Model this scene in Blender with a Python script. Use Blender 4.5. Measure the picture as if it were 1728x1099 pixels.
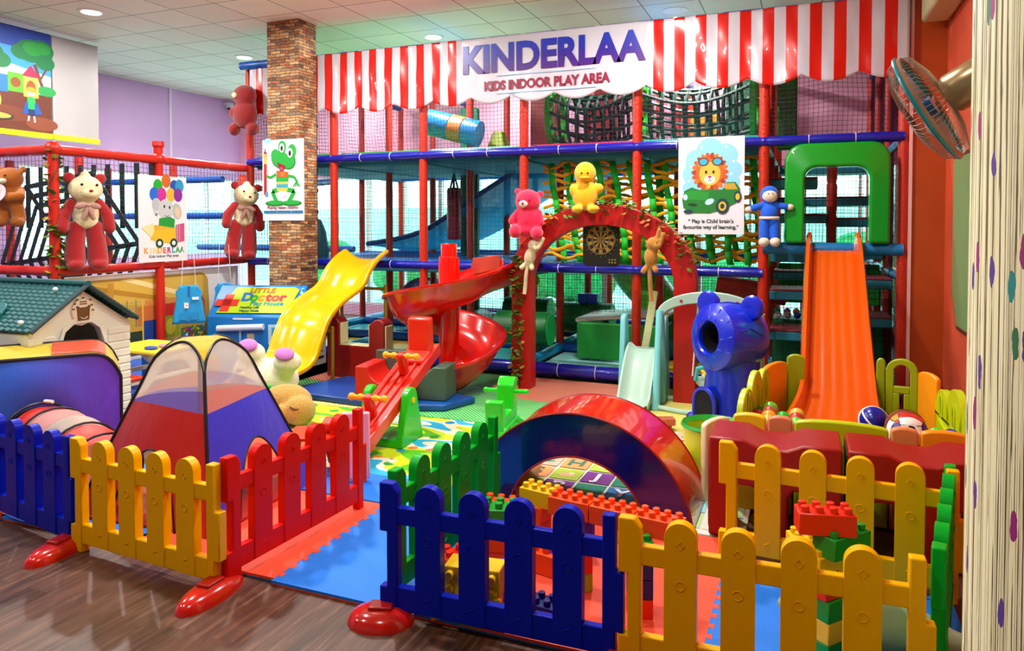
import bpy, bmesh, math, random
from mathutils import Vector, Matrix, Euler
random.seed(7)
for o in list(bpy.data.objects): bpy.data.objects.remove(o)
SC = bpy.context.scene
COL = SC.collection
PI = math.pi
def R(d): return math.radians(d)

# ---------------------------------------------------------------- camera
EYE = 1.65; FPX = 1229.0; YAW = 22.0; TILT = math.degrees(math.atan(35/1229))
cd = bpy.data.cameras.new('camera'); cam = bpy.data.objects.new('camera', cd); COL.objects.link(cam)
cam.location = (0, 0, EYE); cam.rotation_euler = (R(90-TILT), 0, R(YAW))
cd.sensor_fit = 'HORIZONTAL'; cd.sensor_width = 36; cd.lens = 36*FPX/1728
cd.shift_y = -(549.5-413)/1728; cd.clip_start = .05; cd.clip_end = 200
SC.camera = cam
SC.view_settings.view_transform = 'Standard'; SC.view_settings.look = 'None'
SC.view_settings.gamma = 1; SC.view_settings.exposure = 0.35; SC.view_settings.use_curve_mapping = False

# ---------------------------------------------------------------- daylight
w = bpy.data.worlds.new('sky'); SC.world = w; w.use_nodes = True
nt = w.node_tree; bg = nt.nodes['Background']
tc = nt.nodes.new('ShaderNodeTexCoord'); sx = nt.nodes.new('ShaderNodeSeparateXYZ'); rp = nt.nodes.new('ShaderNodeValToRGB')
nt.links.new(tc.outputs['Generated'], sx.inputs[0]); nt.links.new(sx.outputs['Z'], rp.inputs[0]); nt.links.new(rp.outputs[0], bg.inputs[0])
rp.color_ramp.elements[0].color = (.93, 1, .97, 1); rp.color_ramp.elements[1].color = (.72, .86, 1, 1)
bg.inputs[1].default_value = 4.4
# the ceiling downlights: the three the photo shows, the rest of their grid over the hall, and a rear row added to brighten the frame's interior
LAMPS = [(x, y) for x in (-7.36, -4.36, -1.36) for y in (8.16, 5.79, 3.4, 1.0, 10.55)]
for x, y in LAMPS:
    ld = bpy.data.lights.new('downlight_glow', 'AREA'); ld.shape = 'DISK'; ld.size = .2; ld.energy = {1.0: 34, 3.4: 62, 5.79: 80, 8.16: 80, 10.55: 22}[y]; ld.color = (1, .965, .91)
    lo = bpy.data.objects.new('downlight_glow', ld); COL.objects.link(lo); lo.location = (x, y, 3.965)

# ---------------------------------------------------------------- helpers
def lin(c):
    return tuple((v/12.92 if v <= .04045 else ((v+.055)/1.055)**2.4) for v in c)
def hexc(h):
    h = h.lstrip('#'); return lin(tuple(int(h[i:i+2], 16)/255 for i in (0, 2, 4)))+(1,)
MC = {}
def mat(h, rough=.35, bump=0, bscale=60, metal=0, coat=0, var=0, sheen=0, alpha=1, trans=0, emit=0):
    k = (h, rough, bump, bscale, metal, coat, var, sheen, alpha, trans, emit)
    if k in MC: return MC[k]
    m = bpy.data.materials.new('m_'+h.lstrip('#')); m.use_nodes = True; t = m.node_tree; b = t.nodes['Principled BSDF']
    c = hexc(h)
    if max(c[:3]) > 0 and (max(c[:3])-min(c[:3]))/max(c[:3]) > .72: k_ = min(c[:3]); c = tuple(max(0, v-.6*k_) for v in c[:3])+(1,)
    b.inputs['Base Color'].default_value = c; b.inputs['Roughness'].default_value = rough
    b.inputs['Metallic'].default_value = metal; b.inputs['Coat Weight'].default_value = coat
    b.inputs['Sheen Weight'].default_value = sheen
    if alpha < 1: b.inputs['Alpha'].default_value = alpha
    if trans: b.inputs['Transmission Weight'].default_value = trans
    if emit: b.inputs['Emission Color'].default_value = c; b.inputs['Emission Strength'].default_value = emit
    if bump or var:
        n = t.nodes.new('ShaderNodeTexNoise'); n.inputs['Scale'].default_value = bscale; n.inputs['Detail'].default_value = 3
        g = t.nodes.new('ShaderNodeTexCoord'); t.links.new(g.outputs['Object'], n.inputs['Vector'])
        if bump:
            bp = t.nodes.new('ShaderNodeBump'); bp.inputs['Strength'].default_value = bump; bp.inputs['Distance'].default_value = .01
            t.links.new(n.outputs[0], bp.inputs['Height']); t.links.new(bp.outputs[0], b.inputs['Normal'])
        if var:
            r = t.nodes.new('ShaderNodeValToRGB'); r.color_ramp.elements[0].position = .3; r.color_ramp.elements[1].position = .7
            r.color_ramp.elements[0].color = tuple(v*(1-var) for v in c[:3])+(1,); r.color_ramp.elements[1].color = tuple(min(1, v*(1+var)) for v in c[:3])+(1,)
            t.links.new(n.outputs[0], r.inputs[0]); t.links.new(r.outputs[0], b.inputs['Base Color'])
    MC[k] = m; return m
def plastic(h): return mat(h, .28, coat=.25)
def vinyl(h): return mat(h, .38, bump=.15, bscale=14)
def plush(h): return mat(h, .95, bump=.9, bscale=120, var=.12, sheen=.4)
def flat(h): return mat(h, .6)
def nodes_mat(name, rough=.5):
    m = bpy.data.materials.new(name); m.use_nodes = True; t = m.node_tree; b = t.nodes['Principled BSDF']
    b.inputs['Roughness'].default_value = rough
    return m, t, b
def N(t, kind, **kw):
    n = t.nodes.new('ShaderNode'+kind)
    for k, v in kw.items():
        if k in n.inputs: n.inputs[k].default_value = v
        else: setattr(n, k, v)
    return n
def L(t, a, b): t.links.new(a, b)
def ramp(t, src, stops, const=False):
    r = t.nodes.new('ShaderNodeValToRGB'); e = r.color_ramp.elements
    if const: r.color_ramp.interpolation = 'CONSTANT'
    while len(e) < len(stops): e.new(.5)
    for i, (p, c) in enumerate(stops):
        e[i].position = p; e[i].color = hexc(c) if isinstance(c, str) else c
    L(t, src, r.inputs[0]); return r.outputs[0]
def mix(t, fac, a, b, mode='MIX'):
    n = t.nodes.new('ShaderNodeMix'); n.data_type = 'RGBA'; n.blend_type = mode
    for s, v in ((0, fac), (6, a), (7, b)):
        if hasattr(v, 'links'): L(t, v, n.inputs[s])
        else: n.inputs[s].default_value = hexc(v) if isinstance(v, str) else v
    return n.outputs[2]
def mth(t, op, a, b=0, c=None):
    n = t.nodes.new('ShaderNodeMath'); n.operation = op
    for s, v in ((0, a), (1, b)) + (((2, c),) if c is not None else ()):
        if hasattr(v, 'links'): L(t, v, n.inputs[s])
        else: n.inputs[s].default_value = v
    return n.outputs[0]
def objxyz(t):
    g = t.nodes.new('ShaderNodeTexCoord'); s = t.nodes.new('ShaderNodeSeparateXYZ'); L(t, g.outputs['Object'], s.inputs[0]); return g.outputs['Object'], s
def comb(t, x, y, z=0):
    c = t.nodes.new('ShaderNodeCombineXYZ')
    for i, v in enumerate((x, y, z)):
        if hasattr(v, 'links'): L(t, v, c.inputs[i])
        else: c.inputs[i].default_value = v
    return c.outputs[0]

def mesh_cloth(h, a, rough=.6):
    m, t, b = nodes_mat('mesh_cloth', rough); b.inputs['Base Color'].default_value = hexc(h)
    tr = N(t, 'BsdfTransparent'); ms = N(t, 'MixShader'); ms.inputs[0].default_value = a
    tl_ = N(t, 'BsdfTranslucent'); tl_.inputs[0].default_value = hexc(h); m2_ = N(t, 'MixShader'); m2_.inputs[0].default_value = .45; L(t, b.outputs[0], m2_.inputs[1]); L(t, tl_.outputs[0], m2_.inputs[2])
    L(t, tr.outputs[0], ms.inputs[1]); L(t, m2_.outputs[0], ms.inputs[2]); L(t, ms.outputs[0], t.nodes['Material Output'].inputs[0]); return m

def tag(o, label=None, cat=None, group=None, kind=None):
    if label: o['label'] = label
    if cat: o['category'] = cat
    if group: o['group'] = group
    if kind: o['kind'] = kind
    return o
def thing(name, label, cat, loc=(0, 0, 0), rz=0, group=None, rot=None):
    o = bpy.data.objects.new(name, None); o.empty_display_size = .1; COL.objects.link(o)
    o.location = loc; o.rotation_euler = rot if rot else (0, 0, rz)
    return tag(o, label, cat, group)
def dup(o, loc=None, rz=None, label=None, parent=None, scale=None):
    c = o.copy(); COL.objects.link(c)
    if parent: c.parent = parent
    for ch in list(o.children): dup(ch, parent=c)
    if loc is not None: c.location = loc
    if rz is not None: c.rotation_euler = (0, 0, rz)
    if label: c['label'] = label
    if scale: c.scale = scale
    return c

class MB:
    def __init__(s): s.v = []; s.f = []; s.m = []; s.k = 0; s.x = None
    def add(s, vs, fs):
        n = len(s.v)
        for p in vs:
            p = Vector(p); s.v.append(s.x @ p if s.x else p)
        for f in fs: s.f.append(tuple(n+i for i in f)); s.m.append(s.k)
    def box(s, c, d, rot=None, taper=1):
        hx, hy, hz = d[0]/2, d[1]/2, d[2]/2; m = rot if rot else Matrix()
        vs = []
        for z, t in ((-hz, 1), (hz, taper)):
            for x, y in ((-hx, -hy), (hx, -hy), (hx, hy), (-hx, hy)): vs.append(m @ Vector((x*t, y*t, z)) + Vector(c))
        s.add(vs, [(3, 2, 1, 0), (4, 5, 6, 7), (0, 1, 5, 4), (1, 2, 6, 5), (2, 3, 7, 6), (3, 0, 4, 7)]); return s
    def bb(s, x0, x1, y0, y1, z0, z1): return s.box(((x0+x1)/2, (y0+y1)/2, (z0+z1)/2), (x1-x0, y1-y0, z1-z0))
    def tube(s, pts, r, n=8, closed=False, cap=True):
        pts = [Vector(p) for p in pts]; m = len(pts)
        rs = r if isinstance(r, (list, tuple)) else [r]*m
        t0 = None; up = None; vs = []
        for i, p in enumerate(pts):
            a = pts[i-1] if (i or closed) else p; b = pts[(i+1) % m] if (i < m-1 or closed) else p
            t = (b-a).normalized() if (b-a).length > 1e-9 else Vector((0, 0, 1))
            if up is None:
                up = Vector((0, 0, 1)) if abs(t.z) < .9 else Vector((1, 0, 0))
            s1 = t.cross(up)
            if s1.length < 1e-6: s1 = t.cross(Vector((0, 1, 0)))
            s1.normalize(); up = s1.cross(t).normalized()
            for j in range(n):
                q = 2*PI*j/n; vs.append(p + (s1*math.cos(q)+up*math.sin(q))*rs[i])
        fs = []
        for i in range(m if closed else m-1):
            for j in range(n):
                a = i*n+j; b = i*n+(j+1) % n; i2 = (i+1) % m
                fs.append((a, b, i2*n+(j+1) % n, i2*n+j))
        if cap and not closed: fs += [tuple(range(n-1, -1, -1)), tuple((m-1)*n+j for j in range(n))]
        s.add(vs, fs); return s
    def cyl(s, p0, p1, r, r1=None, n=20, cap=True): return s.tube([p0, p1], [r, r if r1 is None else r1], n, cap=cap)
    def ell(s, c, r, rot=None, nu=20, nv=12):
        if not isinstance(r, (tuple, list)): r = (r, r, r)
        m = rot if rot else Matrix(); c = Vector(c); vs = [c+m @ Vector((0, 0, r[2]))]
        for i in range(1, nv):
            a = PI*i/nv
            for j in range(nu):
                b = 2*PI*j/nu; vs.append(c+m @ Vector((r[0]*math.sin(a)*math.cos(b), r[1]*math.sin(a)*math.sin(b), r[2]*math.cos(a))))
        vs.append(c+m @ Vector((0, 0, -r[2]))); e = len(vs)-1; fs = []
        for j in range(nu): fs.append((0, 1+j, 1+(j+1) % nu)); fs.append((e, e-nu+(j+1) % nu, e-nu+j))
        for i in range(nv-2):
            for j in range(nu): a = 1+i*nu; fs.append((a+j, a+nu+j, a+nu+(j+1) % nu, a+(j+1) % nu))
        s.add(vs, fs); return s
    def prism(s, poly, h0, h1, ax='y', m=None):
        # poly of (a, b); extruded along ax between h0 and h1
        def P(a, b, h):
            v = {'y': (a, h, b), 'x': (h, a, b), 'z': (a, b, h)}[ax]
            return (m @ Vector(v)) if m else v
        n = len(poly); vs = [P(a, b, h0) for a, b in poly]+[P(a, b, h1) for a, b in poly]
        fs = [tuple(range(n)), tuple(range(2*n-1, n-1, -1))]+[(i, i+n, (i+1) % n+n, (i+1) % n) for i in range(n)]
        s.add(vs, fs); return s
    def grid(s, fn, nu, nv, cu=False, cv=False):
        vs = [fn(i/(nu if cu else nu-1), j/(nv if cv else nv-1)) for i in range(nu) for j in range(nv)]
        fs = []
        for i in range(nu if cu else nu-1):
            for j in range(nv if cv else nv-1):
                i2 = (i+1) % nu; j2 = (j+1) % nv; fs.append((i*nv+j, i2*nv+j, i2*nv+j2, i*nv+j2))
        s.add(vs, fs); return s
    def lathe(s, prof, c=(0, 0, 0), n=28, m=None):
        c = Vector(c)
        def fn(u, v):
            r, z = prof[round(v*(len(prof)-1))]; a = 2*PI*u; p = Vector((r*math.cos(a), r*math.sin(a), z))
            return c+(m @ p if m else p)
        return s.grid(fn, n, len(prof), cu=True)
    def build(s, name, mats, parent=None, smooth=True, bevel=0, seg=2, sub=0, solid=0, loc=None, rot=None, remesh=0, ang=38, off=0):
        me = bpy.data.meshes.new(name); me.from_pydata([tuple(p) for p in s.v], [], s.f)
        if not isinstance(mats, (list, tuple)): mats = [mats]
        for m in mats: me.materials.append(m)
        bm = bmesh.new(); bm.from_mesh(me); bm.faces.ensure_lookup_table()
        for i, f in enumerate(bm.faces): f.material_index = s.m[i]
        if not solid: bmesh.ops.recalc_face_normals(bm, faces=bm.faces)
        for f in bm.faces: f.smooth = bool(smooth)
        bm.to_mesh(me); bm.free()
        if smooth and not remesh: me.set_sharp_from_angle(angle=R(ang))
        o = bpy.data.objects.new(name, me); COL.objects.link(o)
        if parent: o.parent = parent
        if loc: o.location = loc
        if rot: o.rotation_euler = rot
        if solid: q = o.modifiers.new('thickness', 'SOLIDIFY'); q.thickness = solid; q.offset = off
        if remesh:
            q = o.modifiers.new('blend', 'REMESH'); q.mode = 'VOXEL'; q.voxel_size = remesh; q.use_smooth_shade = True
            q = o.modifiers.new('soften', 'SMOOTH'); q.factor = .6; q.iterations = 4
        if bevel: q = o.modifiers.new('bevel', 'BEVEL'); q.width = bevel; q.segments = seg; q.limit_method = 'ANGLE'; q.angle_limit = R(35)
        if sub: q = o.modifiers.new('sub', 'SUBSURF'); q.levels = sub; q.render_levels = sub
        return o
def rotm(x=0, y=0, z=0): return Euler((R(x), R(y), R(z))).to_matrix().to_4x4()
def frame(loc, rx=0, ry=0, rz=0): return Matrix.Translation(Vector(loc)) @ rotm(rx, ry, rz)
def struct(o, label=None): o['kind'] = 'structure'; return o
def text(parent, name, s, size, m, loc, rot=(90, 0, 0), ext=.002, bold=0, align='CENTER', sx=1, shear=0, label=None):
    c = bpy.data.curves.new('t', 'FONT'); c.body = s; c.size = size; c.extrude = ext; c.offset = bold; c.align_x = align; c.align_y = 'CENTER'; c.shear = shear
    c.resolution_u = 4
    o = bpy.data.objects.new('t', c); COL.objects.link(o)
    me = bpy.data.meshes.new_from_object(o.evaluated_get(bpy.context.evaluated_depsgraph_get()))
    bpy.data.objects.remove(o); me.materials.clear(); me.materials.append(m)
    o = bpy.data.objects.new(name, me); COL.objects.link(o); o.parent = parent; o.location = loc; o.rotation_euler = tuple(R(a) for a in rot); o.scale = (sx, 1, 1)
    if label: o['label'] = label
    return o
def arcpts(cx, cy, r, a0, a1, n, ry=None):
    ry = r if ry is None else ry
    return [(cx+r*math.cos(R(a0+(a1-a0)*i/(n-1))), cy+ry*math.sin(R(a0+(a1-a0)*i/(n-1)))) for i in range(n)]
def smoothpath(pts, k=6):
    P = [Vector(p) for p in pts]; out = []
    for i in range(len(P)-1):
        a = P[max(i-1, 0)]; b = P[i]; c = P[i+1]; d = P[min(i+2, len(P)-1)]
        for j in range(k):
            t = j/k; out.append(.5*((2*b)+(c-a)*t+(2*a-5*b+4*c-d)*t*t+(3*b-a-3*c+d)*t**3))
    out.append(P[-1]); return out

class Art:
    """flat printed shapes on a board: u to the right, v up, in the board's own XZ plane facing -Y"""
    def __init__(s): s.b = MB(); s.mats = []; s.n = 0
    def _k(s, h):
        m = flat(h)
        if m not in s.mats: s.mats.append(m)
        s.b.k = s.mats.index(m); s.n += 1; return -.0015-s.n*.00012
    def poly(s, pts, h): y = s._k(h); s.b.add([(u, y, v) for u, v in pts], [tuple(range(len(pts)))])
    def rect(s, u0, v0, u1, v1, h): s.poly([(u0, v0), (u1, v0), (u1, v1), (u0, v1)], h)
    def disc(s, u, v, r, h, ry=None, rot=0, n=24, a0=0, a1=360):
        ry = ry or r; c, q = math.cos(R(rot)), math.sin(R(rot)); pts = []
        for i in range(n):
            a = R(a0+(a1-a0)*i/(n if a1-a0 >= 360 else n-1)); x = r*math.cos(a); z = ry*math.sin(a); pts.append((u+x*c-z*q, v+x*q+z*c))
        s.poly(pts, h)
    def line(s, pts, wd, h):
        y = s._k(h)
        for (a, b), (c, d) in zip(pts[:-1], pts[1:]):
            dx, dz = c-a, d-b; l = math.hypot(dx, dz) or 1; nx, nz = -dz/l*wd/2, dx/l*wd/2
            s.b.add([(a+nx, y, b+nz), (a-nx, y, b-nz), (c-nx, y, d-nz), (c+nx, y, d+nz)], [(0, 1, 2, 3)])
    def build(s, name, parent): return s.b.build(name, s.mats, parent, smooth=False)

RED = '#c81a10'; DRED = '#8c0a08'; BLUE = '#0a1c9c'; YEL = '#e8b000'; GRN = '#0c9a1c'
# ================================================================ THE ROOM
XL, XR, YB, ZC = -10.25, 1.12, 11.2, 4.0
# wood floor: planks running away from the camera
m, t, b = nodes_mat('dark_wood_planks', .42)
oc, s = objxyz(t)
v = comb(t, s.outputs['Y'], s.outputs['X'])
br = N(t, 'TexBrick'); L(t, v, br.inputs['Vector']); br.offset = .37
for k_, x_ in (('Scale', 1), ('Brick Width', 1.1), ('Row Height', .13), ('Mortar Size', .0012), ('Bias', 0)): br.inputs[k_].default_value = x_
br.inputs['Color1'].default_value = (0, 0, 0, 1); br.inputs['Color2'].default_value = (1, 1, 1, 1); br.inputs['Mortar'].default_value = (.2, .2, .2, 1)
n1 = N(t, 'TexNoise', Scale=1, Detail=8, Roughness=.65); L(t, comb(t, mth(t, 'MULTIPLY', s.outputs['Y'], 3), mth(t, 'MULTIPLY', s.outputs['X'], 34), mth(t, 'MULTIPLY', br.outputs['Color'], 5)), n1.inputs['Vector'])
c1 = ramp(t, n1.outputs[0], [(.32, '#140806'), (.45, '#38200f'), (.56, '#5e3c28'), (.7, '#8c6a50')])
n2 = N(t, 'TexNoise', Scale=1.6, Detail=2); L(t, oc, n2.inputs['Vector'])
c2 = mix(t, ramp(t, n2.outputs[0], [(.4, (0, 0, 0, 1)), (.7, (.35, .35, .35, 1))]), c1, '#6a4a20')
L(t, mix(t, .35, c2, mix(t, br.outputs['Color'], '#301812', '#7c5246'), 'MIX'), b.inputs['Base Color'])
WOOD = m
fl = struct(MB().bb(XL, XR, -2.5, YB, -.1, 0).build('floor', WOOD, smooth=False))
# suspended ceiling of 60 cm tiles
m, t, b = nodes_mat('ceiling_tiles', .7)
oc, s = objxyz(t)
v = comb(t, mth(t, 'ADD', s.outputs['X'], 5.87+60), mth(t, 'ADD', s.outputs['Y'], -5.47+60))
br = N(t, 'TexBrick'); L(t, v, br.inputs['Vector']); br.offset = 0
for k_, x_ in (('Scale', 1), ('Brick Width', .6), ('Row Height', .6), ('Mortar Size', .007), ('Bias', 0), ('Mortar Smooth', .2)): br.inputs[k_].default_value = x_
br.inputs['Color1'].default_value = hexc('#f4efdc'); br.inputs['Color2'].default_value = hexc('#eae4d0'); br.inputs['Mortar'].default_value = hexc('#8f8a78')
L(t, br.outputs['Color'], b.inputs['Base Color'])
struct(MB().bb(XL, XR, -2.5, YB, ZC, ZC+.1).build('ceiling', m, smooth=False))
LILAC = mat('#dcb6e8', .8, var=.04, bscale=2); PINKW = mat('#f4b4d0', .8, var=.05, bscale=2)
SALMON = mat('#d8624a', .55, var=.12, bscale=3); BRICKRED = mat('#b04810', .5, var=.1, bscale=4)
WFRAME = mat('#e8ece8', .4); CREAMW = mat('#e4ddc8', .7)
# left wall, windows between 1.1 m and 2.5 m
WY = [6.9, 8.3, 9.7, 11.1]
q = MB().bb(XL-.15, XL, -2.5, 6.9, 0, ZC).bb(XL-.15, XL, 6.9, YB, 0, 1.1).bb(XL-.15, XL, 6.9, YB, 2.5, ZC).bb(XL-.15, XL, 11.1, YB, 1.1, 2.5)
struct(q.build('wall_left', LILAC, smooth=False))
struct(MB().bb(XL, XL+.02, 9.52, 9.56, 2.5, ZC).build('trim_1', mat('#f0e6f6', .5), smooth=False))
# back wall with tall windows from 0.2 m to 2.5 m
q = MB().bb(XL, XR+.3, YB, YB+.15, 0, .2).bb(XL, XR+.3, YB, YB+.15, 2.5, ZC)
struct(q.build('wall_back', PINKW, smooth=False))
GL, t, b = nodes_mat('window_glass', .05)
tr = N(t, 'BsdfTransparent'); tr.inputs[0].default_value = (.74, .98, .93, 1); gs = N(t, 'BsdfGlossy'); gs.inputs['Roughness'].default_value = .05
ms = N(t, 'MixShader'); ms.inputs[0].default_value = .06; L(t, tr.outputs[0], ms.inputs[1]); L(t, gs.outputs[0], ms.inputs[2])
L(t, ms.outputs[0], t.nodes['Material Output'].inputs[0])
nW = 0
def window(axis, a0, a1, p, z0, z1, mid=True):
    global nW
    nW += 1; f = .035; q = MB()
    def bx(u0, u1, w0, w1):
        if axis == 'x': q.bb(u0, u1, p, p+.09, w0, w1)
        else: q.bb(p-.09, p, u0, u1, w0, w1)
    bx(a0, a0+f, z0, z1); bx(a1-f, a1, z0, z1); bx(a0+f, a1-f, z0, z0+f); bx(a0+f, a1-f, z1-f, z1)
    if mid: bx((a0+a1)/2-.02, (a0+a1)/2+.02, z0+f, z1-f)
    o = struct(q.build('window_%d' % nW, WFRAME, smooth=False))
    g = MB()
    if axis == 'x': g.bb(a0+f, a1-f, p+.04, p+.046, z0+f, z1-f)
    else: g.bb(p-.046, p-.04, a0+f, a1-f, z0+f, z1-f)
    g.build('pane', GL, o, smooth=False)
xs = [XL+(XR+.3-XL)*i/8 for i in range(9)]
for i in range(8): window('x', xs[i], xs[i+1], YB+.02, .2, 2.5)
for i in range(3): window('y', WY[i], WY[i+1], XL-.02, 1.1, 2.5)
# right wall, its brick red pier beside the frame
struct(MB().bb(XR, XR+.15, -2.5, YB, 0, ZC).build('wall_right', SALMON, smooth=False))
struct(MB().bb(XL, XR, -2.65, -2.5, 0, ZC).build('wall_front', mat('#86888a', .8), smooth=False))
struct(MB().bb(.86, XR, 7.3, 7.62, 0, ZC).build('wall_pier', BRICKRED, smooth=False))
struct(MB().bb(.835, .86, 7.28, 7.36, 0, ZC).build('trim_2', mat('#e8b8b4', .5), smooth=False))
# outdoors beyond the windows
struct(MB().bb(-30, 14, YB+.3, 30, -.3, -.1).build('ground_outside', mat('#cfe0d8', .9), smooth=False))
struct(MB().bb(-24, 8, 18, 18.2, -.1, 2.1).build('garden_wall', mat('#b8e4d8', .8, var=.3, bscale=1), smooth=False))
HEDGE = mat('#3f9a5c', .9, bump=1, bscale=9, var=.4)
rr = random.Random(3)
for i, (x, y, h) in enumerate([(-11.5, 15.2, 1.5), (-8.2, 14.6, 1.1), (-5.0, 15, 1.6), (-1.8, 14.8, 1.3), (1.4, 15.3, 1.7)]):
    q = MB()
    for j in range(9): q.ell((rr.uniform(-.9, .9), rr.uniform(-.4, .4), h*rr.uniform(.25, .6)), (.5*rr.uniform(.8, 1.2), .5, h*.42), nu=12, nv=8)
    o = q.build('garden_bush', HEDGE, loc=(x, y, -.1), remesh=.08)
    tag(o, ['rounded green bush outside the windows, leftmost one beyond the red posts', 'low green bush outside behind the yellow slide', 'green bush outside seen behind the red spiral slide',
            'green bush outside behind the dartboard and the rope wall', 'tall green bush outside behind the orange slide'][i], 'bush')
# stone clad pillar
m, t, b = nodes_mat('stacked_stone', .75)
oc, s = objxyz(t); hx = mth(t, 'ADD', s.outputs['X'], s.outputs['Y'])
nz = N(t, 'TexNoise', Scale=7, Detail=2); L(t, oc, nz.inputs['Vector'])
zz = mth(t, 'ADD', s.outputs['Z'], mth(t, 'MULTIPLY', nz.outputs[0], .035))
v = comb(t, mth(t, 'ADD', hx, 20), zz)
def stone(wd, ht, off):
    r_ = N(t, 'TexBrick'); L(t, v, r_.inputs['Vector']); r_.offset = off; r_.offset_frequency = 2
    for k_, x_ in (('Scale', 1), ('Brick Width', wd), ('Row Height', ht), ('Mortar Size', .003), ('Bias', 0), ('Mortar Smooth', .3)): r_.inputs[k_].default_value = x_
    r_.inputs['Color1'].default_value = (0, 0, 0, 1); r_.inputs['Color2'].default_value = (1, 1, 1, 1); r_.inputs['Mortar'].default_value = (0, 0, 0, 1); return r_
b1 = stone(.135, .034, .43); b2 = stone(.41, .102, .2)
n3 = N(t, 'TexNoise', Scale=30, Detail=4); L(t, oc, n3.inputs['Vector'])
mixv = mth(t, 'ADD', mth(t, 'MULTIPLY', b1.outputs['Color'], .82), mth(t, 'MULTIPLY', b2.outputs['Color'], .18))
c = ramp(t, mixv, [(0, '#4a3a34'), (.2, '#8d6a4c'), (.38, '#b06844'), (.52, '#c9a878'), (.68, '#8a7464'), (.85, '#d8bd8e'), (1, '#b88a60')])
c = mix(t, .45, c, ramp(t, n3.outputs[0], [(.35, '#5a463c'), (.65, '#e0c8a0')]), 'OVERLAY')
c = mix(t, b1.outputs['Fac'], c, '#2c1f1a')
L(t, c, b.inputs['Base Color'])
bp = N(t, 'Bump', Strength=.6, Distance=.01); L(t, mth(t, 'SUBTRACT', mixv, b1.outputs['Fac']), bp.inputs['Height']); L(t, bp.outputs[0], b.inputs['Normal'])
tag(MB().bb(-5.86, -5.41, 6.87, 7.19, 0, ZC).build('stone_pillar', m, smooth=False), 'pillar clad in stacked brown and beige stone behind the yellow slide', 'pillar')
# wallpapered round column in the right foreground
m, t, b = nodes_mat('striped_wallpaper', .55)
oc, s = objxyz(t); gr = N(t, 'TexGradient', gradient_type='RADIAL'); L(t, oc, gr.inputs['Vector']); U_ = mth(t, 'MULTIPLY', gr.outputs['Fac'], 1.9)
n1 = N(t, 'TexNoise', Scale=1, Detail=1.5); L(t, comb(t, mth(t, 'MULTIPLY', U_, 36), mth(t, 'MULTIPLY', s.outputs['Z'], .12), 0), n1.inputs['Vector'])
n2 = N(t, 'TexNoise', Scale=1, Detail=4); L(t, comb(t, mth(t, 'MULTIPLY', U_, 150), mth(t, 'MULTIPLY', s.outputs['Z'], 5), 3), n2.inputs['Vector'])
sv = mth(t, 'ADD', n1.outputs[0], mth(t, 'MULTIPLY', mth(t, 'SUBTRACT', n2.outputs[0], .5), .05))
c = ramp(t, sv, [(.30, '#fffbcc'), (.305, '#5a4a30'), (.325, '#8f8058'), (.33, '#fffbcc'), (0, '#fffbcc'), (.38, '#fffbcc'), (.386, '#4c3a20'), (.415, '#8f8058'), (.418, '#fffbd0'), (.46, '#fffbd0'), (.463, '#5a4a30'), (.478, '#7c6c48'), (.482, '#fbf7c8'), (.53, '#fbf7c4'), (.536, '#4c3a20'), (.566, '#7c6c48'), (.57, '#fffbd0'), (.62, '#fffbd0'), (.624, '#4c3a20'), (.65, '#8c7c54'), (.656, '#fffbd0')])
vo = N(t, 'TexVoronoi', Scale=1, Randomness=1, voronoi_dimensions='2D'); L(t, comb(t, mth(t, 'MULTIPLY', U_, 20), mth(t, 'MULTIPLY', s.outputs['Z'], 5), 0), vo.inputs['Vector'])
nl = N(t, 'TexNoise', Scale=26, Detail=2); L(t, oc, nl.inputs['Vector'])
dd = mth(t, 'ADD', vo.outputs['Distance'], mth(t, 'MULTIPLY', mth(t, 'SUBTRACT', nl.outputs[0], .5), .22))
sp = N(t, 'SeparateColor'); L(t, vo.outputs['Color'], sp.inputs[0])
lc = ramp(t, sp.outputs[0], [(0, '#9a2878'), (.35, '#5a3c98'), (.6, '#1c8f8c'), (.8, '#2f7a50')], True)
msk = mth(t, 'MULTIPLY', mth(t, 'LESS_THAN', dd, .19), mth(t, 'GREATER_THAN', sp.outputs[1], .35))
L(t, mix(t, msk, c, lc), b.inputs['Base Color'])
q = MB().cyl((0, 0, 0), (0, 0, ZC), .3, n=64, cap=False)
tag(q.build('wallpapered_column', m, loc=(.70, 2.22, 0)), 'round column papered in cream with brown stripes and purple and teal leaves, right foreground', 'column')
# downlights
for i, (x, y) in enumerate(LAMPS):
    if i not in (0, 1, 5): continue
    r_ = thing('ceiling_downlight', {0: 'round white ceiling downlight nearest the stone pillar, on its left', 1: 'round white ceiling downlight above the playground mural', 5: 'round white ceiling downlight just above the striped banner'}[i], 'ceiling light', (x, y, ZC-.001), group='round downlights in the tiled ceiling')
    MB().lathe([(.001, -.012), (.115, -.012), (.135, -.006), (.135, 0)]).build('rim', mat('#f2f0e6', .4), r_)
    MB().lathe([(.001, -.016), (.1, -.016), (.1, -.01)]).build('diffuser', mat('#fff4dc', .5, emit=3), r_)
for i, (x, y) in enumerate(LAMPS):  # includes the unseen rear row added to light the playground interior
    if i in (0, 1, 5): continue
    r_ = thing('ceiling_downlight', 'round white ceiling downlight outside the picture, of the continued grid or the added rear row', 'ceiling light', (x, y, ZC-.001), group='further downlights overhead')
    MB().lathe([(.001, -.012), (.115, -.012), (.135, -.006), (.135, 0)]).build('rim', mat('#f2f0e6', .4), r_)
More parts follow.
